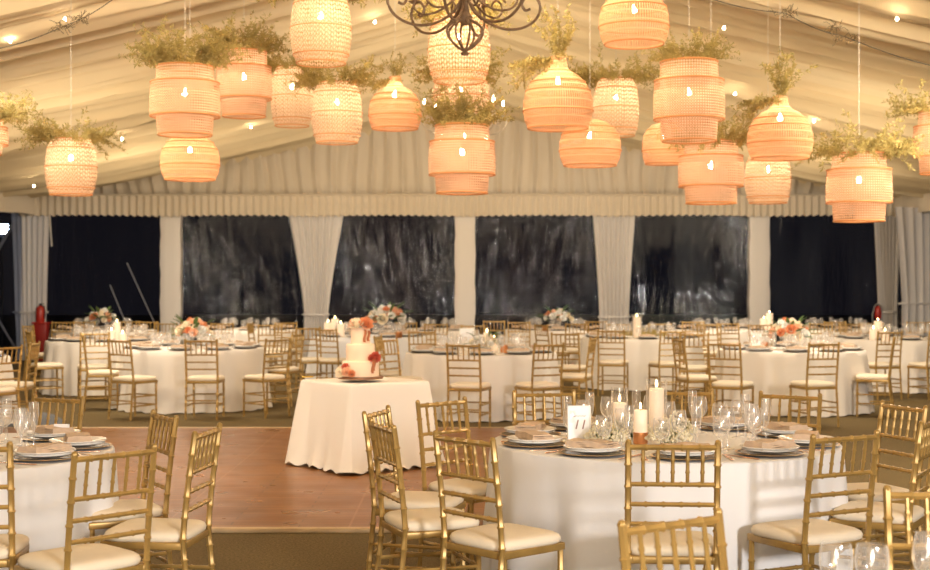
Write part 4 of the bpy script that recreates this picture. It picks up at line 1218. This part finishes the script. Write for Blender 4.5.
fb = lathe_mesh('fairy_bulb', [(0, -.018), (.011, -.012), (.014, 0), (.008, .014), (0, .018)], M['fairy'], 10)
for px_, y_, lb in ((10, 41, 'tiny ceiling bulb in the top left corner'), (65, 19, 'tiny ceiling bulb beside the left wire twigs'), (122, 139, 'tiny ceiling bulb between the far left basket and the big tiered lantern'), (34, 186, 'tiny ceiling bulb low over the left back corner'),
                    (251, 127, 'tiny ceiling bulb under the second tiered lantern'), (897, 19, 'tiny ceiling bulb in the top right corner'), (724, 28, 'tiny ceiling bulb right of the top-edge dome lantern'), (735, 94, 'tiny ceiling bulb right of the large right tiered lantern'),
                    (814, 121, 'tiny ceiling bulb right of the orange gourd with upright sprig'), (852, 133, 'tiny ceiling bulb above the lowest right tiered lantern'), (375, 22, 'tiny ceiling bulb left of the iron chandelier')):
    # walk along the sight line until just under the roof liner
    d = 9.0
    while d < YW - .5:
        x = (px_ - CX) / F * d; z_ = HC + (YH - y_) / F * d
        if z_ > roof(x) - .42: break
        d += .05
    o = part('string_light', fb, None, ((px_ - CX) / F * d, d, HC + (YH - y_) / F * d)); tag(o, lb, 'light', 'tiny ceiling bulbs')

# ------------------------------------------------------------------ odds and ends by the walls
p = pos(43.5, 49, 0); p.y = YW - .7
o = thing('extinguisher_stand', 'red tapered stand under the fire extinguisher in the left back corner', 'stand', (p.x, p.y, 0))
bm = bmesh.new(); box(bm, (0, 0, .40), (.26, .24, .76), bev=.02)
for v in bm.verts:
    f = .72 + .34 * v.co.z / .8; v.co.x *= f; v.co.y *= f
part('body', mesh(bm, 'body', M['red_d']), o); bm = bmesh.new(); box(bm, (0, 0, .79), (.33, .28, .03), bev=.006); part('top_plate', mesh(bm, 'top_plate', M['red']), o)
o = thing('fire_extinguisher', 'red fire extinguisher standing on the red stand at far left', 'fire extinguisher', (p.x - .03, p.y, .805))
bm = bmesh.new(); lathe(bm, [(0, 0), (.085, 0), (.09, .01), (.09, .26), (.07, .31), (.03, .335), (0, .335)], 20); part('cylinder', mesh(bm, 'cylinder', M['red']), o)
bm = bmesh.new(); lathe(bm, [(0, .33), (.025, .33), (.02, .36), (0, .36)], 10); box(bm, (.03, 0, .37), (.11, .02, .015)); part('valve', mesh(bm, 'valve', M['black']), o)
bm = bmesh.new(); tube(bm, [(.02, -.02, .35), (.10, -.04, .32), (.115, -.05, .2), (.10, -.04, .08)], .011, 6); part('hose', mesh(bm, 'hose', M['black']), o)

p = pos(876.5, 48.6, zat(322, 48.6))
o = thing('fire_extinguisher', 'red fire extinguisher with a pale hose loop before the last dark window', 'fire extinguisher', p)
bm = bmesh.new(); lathe(bm, [(0, 0), (.06, 0), (.065, .01), (.065, .2), (.045, .25), (0, .27)], 18); part('cylinder', mesh(bm, 'cylinder', M['red']), o, (.03, 0, .07))
bm = bmesh.new(); tube(bm, [(.09, -.03, .0), (.1, -.05, .2), (.06, -.06, .34), (0, -.06, .38), (-.06, -.05, .32), (-.09, -.04, .16), (-.09, -.03, 0)], .016, 6); part('hose', mesh(bm, 'hose', M['steel']), o)
bm = bmesh.new(); box(bm, (0, .06, -.3), (.04, .04, .72)); part('bracket_post', mesh(bm, 'bracket_post', M['dark']), o, (0, 0, -.29 + .36 - .3))
p = pos(903, 49.3); 
o = thing('loudspeaker', 'small black loudspeaker in the right back corner below the curtain tie', 'speaker', (p.x, p.y - .1, 0))
bm = bmesh.new(); box(bm, (0, 0, .92), (.22, .2, .34), bev=.02); part('cabinet', mesh(bm, 'cabinet', M['black']), o)
bm = bmesh.new(); lathe(bm, [(0, 0), (.07, 0), (.075, .008), (.02, .012), (0, .006)], 18); part('cone', mesh(bm, 'cone', M['dark']), o, (0, -.103, .9), (pi / 2, 0, 0))
bm = bmesh.new(); tube(bm, [(0, 0, 0), (0, 0, .76)], .018, 8); part('pole', mesh(bm, 'pole', M['black']), o)
for q in range(3):
    bm = bmesh.new(); a = q * 2.09; tube(bm, [(0, 0, .3), (.25 * cos(a), .25 * sin(a), .01)], .011, 6); part('leg', mesh(bm, 'leg', M['black']), o)

def strap(pa, pb, r, name, label, cat):
    a, b = Vector(pa), Vector(pb); bm = bmesh.new(); tube(bm, [(0, 0, 0), (b - a) * .5 + Vector((0, 0, -.02)), b - a], r, 6); tag(part(name, mesh(bm, name, M['rope']), None, a), label, cat)
strap((pos(54.5, 48.3).x, YW - .5, 2.98), (pos(56.5, 48.3).x, YW - .5, 2.35), .018, 'strap', 'short white strap dangling from the valance at the left window', 'strap')
def outp(px_, y_, d):
    d *= DS
    return ((px_ - CX) / F * d, d, HC + (YH - y_) / F * d)
strap(outp(110, 285, 28.2), outp(141, 359, 27.6), .014, 'guy_rope', 'pale guy rope slanting outside the left window, left one', 'rope')
strap(outp(127, 263, 28.2), outp(172, 360, 27.6), .014, 'guy_rope', 'pale guy rope slanting outside the left window, right one', 'rope')
strap(outp(-68, 360, 27.0), outp(19, 214, 27.9), .035, 'guy_rope', 'pale guy rope slanting up to the left back corner', 'rope')
strap(outp(-6, 312, 26.9), outp(23, 360, 27.6), .026, 'guy_rope', 'pale guy rope slanting down behind the left edge chairs', 'rope')
q = Vector(outp(2, 229, 30.0))
o = thing('floodlight', 'bluish white floodlight shining outside the left picture edge', 'light', (q.x, q.y, 0))
bm = bmesh.new(); tube(bm, [(0, 0, -.1), (0, 0, q.z - .1)], .03, 8); part('pole', mesh(bm, 'pole', M['dark']), o)
bm = bmesh.new(); box(bm, (0, .03, q.z), (.34, .1, .26), bev=.02); part('housing', mesh(bm, 'housing', M['dark']), o, rot=(0, 0, .0))
bm = bmesh.new(); box(bm, (0, -.03, q.z), (.28, .02, .2)); part('lamp_face', mesh(bm, 'lamp_face', M['flood']), o)

# ------------------------------------------------------------------ light
def area(name, loc, target, size, power, col):
    l = bpy.data.lights.new(name, 'AREA'); l.shape = 'DISK'; l.size = size; l.energy = power; l.color = col
    o = bpy.data.objects.new(name, l); COL.objects.link(o); o.location = loc
    o.rotation_euler = (Vector(target) - Vector(loc)).to_track_quat('-Z', 'Y').to_euler(); return o
area('flash', (4.6, -4.5, 3.2), (-.8, 12, 1.0), 1.2, 850, (1, .96, .93))
area('bounce', (-.5, -3.0, 1.6), (0, 3, 6.5), 3.0, 400, (1, .90, .78))

w = bpy.data.worlds.new('night'); SC.world = w; w.use_nodes = True
w.node_tree.nodes['Background'].inputs[0].default_value = (.05, .045, .06, 1)
w.node_tree.nodes['Background'].inputs[1].default_value = .12

# ------------------------------------------------------------------ camera
cam = bpy.data.cameras.new('camera'); co = bpy.data.objects.new('camera', cam); COL.objects.link(co)
co.location = (0, 0, HC); co.rotation_euler = (pi / 2, 0, 0)
cam.sensor_width = 36; cam.lens = F / 930 * 36; cam.shift_y = -2 / 930
cam.dof.use_dof = True; cam.dof.focus_distance = 7.0; cam.dof.aperture_fstop = 4.0
SC.camera = co
SC.view_settings.view_transform = 'Standard'
SC.view_settings.exposure = 0.22
for x in (-4.6, 4.6):
    for y in (11, 17.5, 23.5):
        area('fill_down', (x, y, 3.45), (x * .8, y + .6, 0), 2.2, 120, (1, .87, .70))  # unseen fill lamps added for ambient light, no fixtures hang here
for x, y in ((-3, 5), (3, 5), (-5.5, 18), (5.5, 18), (-5.5, 24), (5.5, 24), (0, 18), (0, 24)):
    area('fill_up', (x, y, 2.3), (x * .9, y + 1.0, 6), 3.0, 52, (1, .80, .55))  # upward fill added to brighten the liner, without any fixture
for x in (-5, 0, 5):
    area('fill_roof', (x, 9.5, 3.7 + .15 * (5 - abs(x))), (x * 1.1, 24, 4.9 - .06 * abs(x)), 1.0, 120, (1, .80, .52))  # added grazing fill, no real lamp, to bring out the ceiling folds
SC.cycles.use_denoising = True
SC.cycles.max_bounces = 8; SC.cycles.transparent_max_bounces = 24
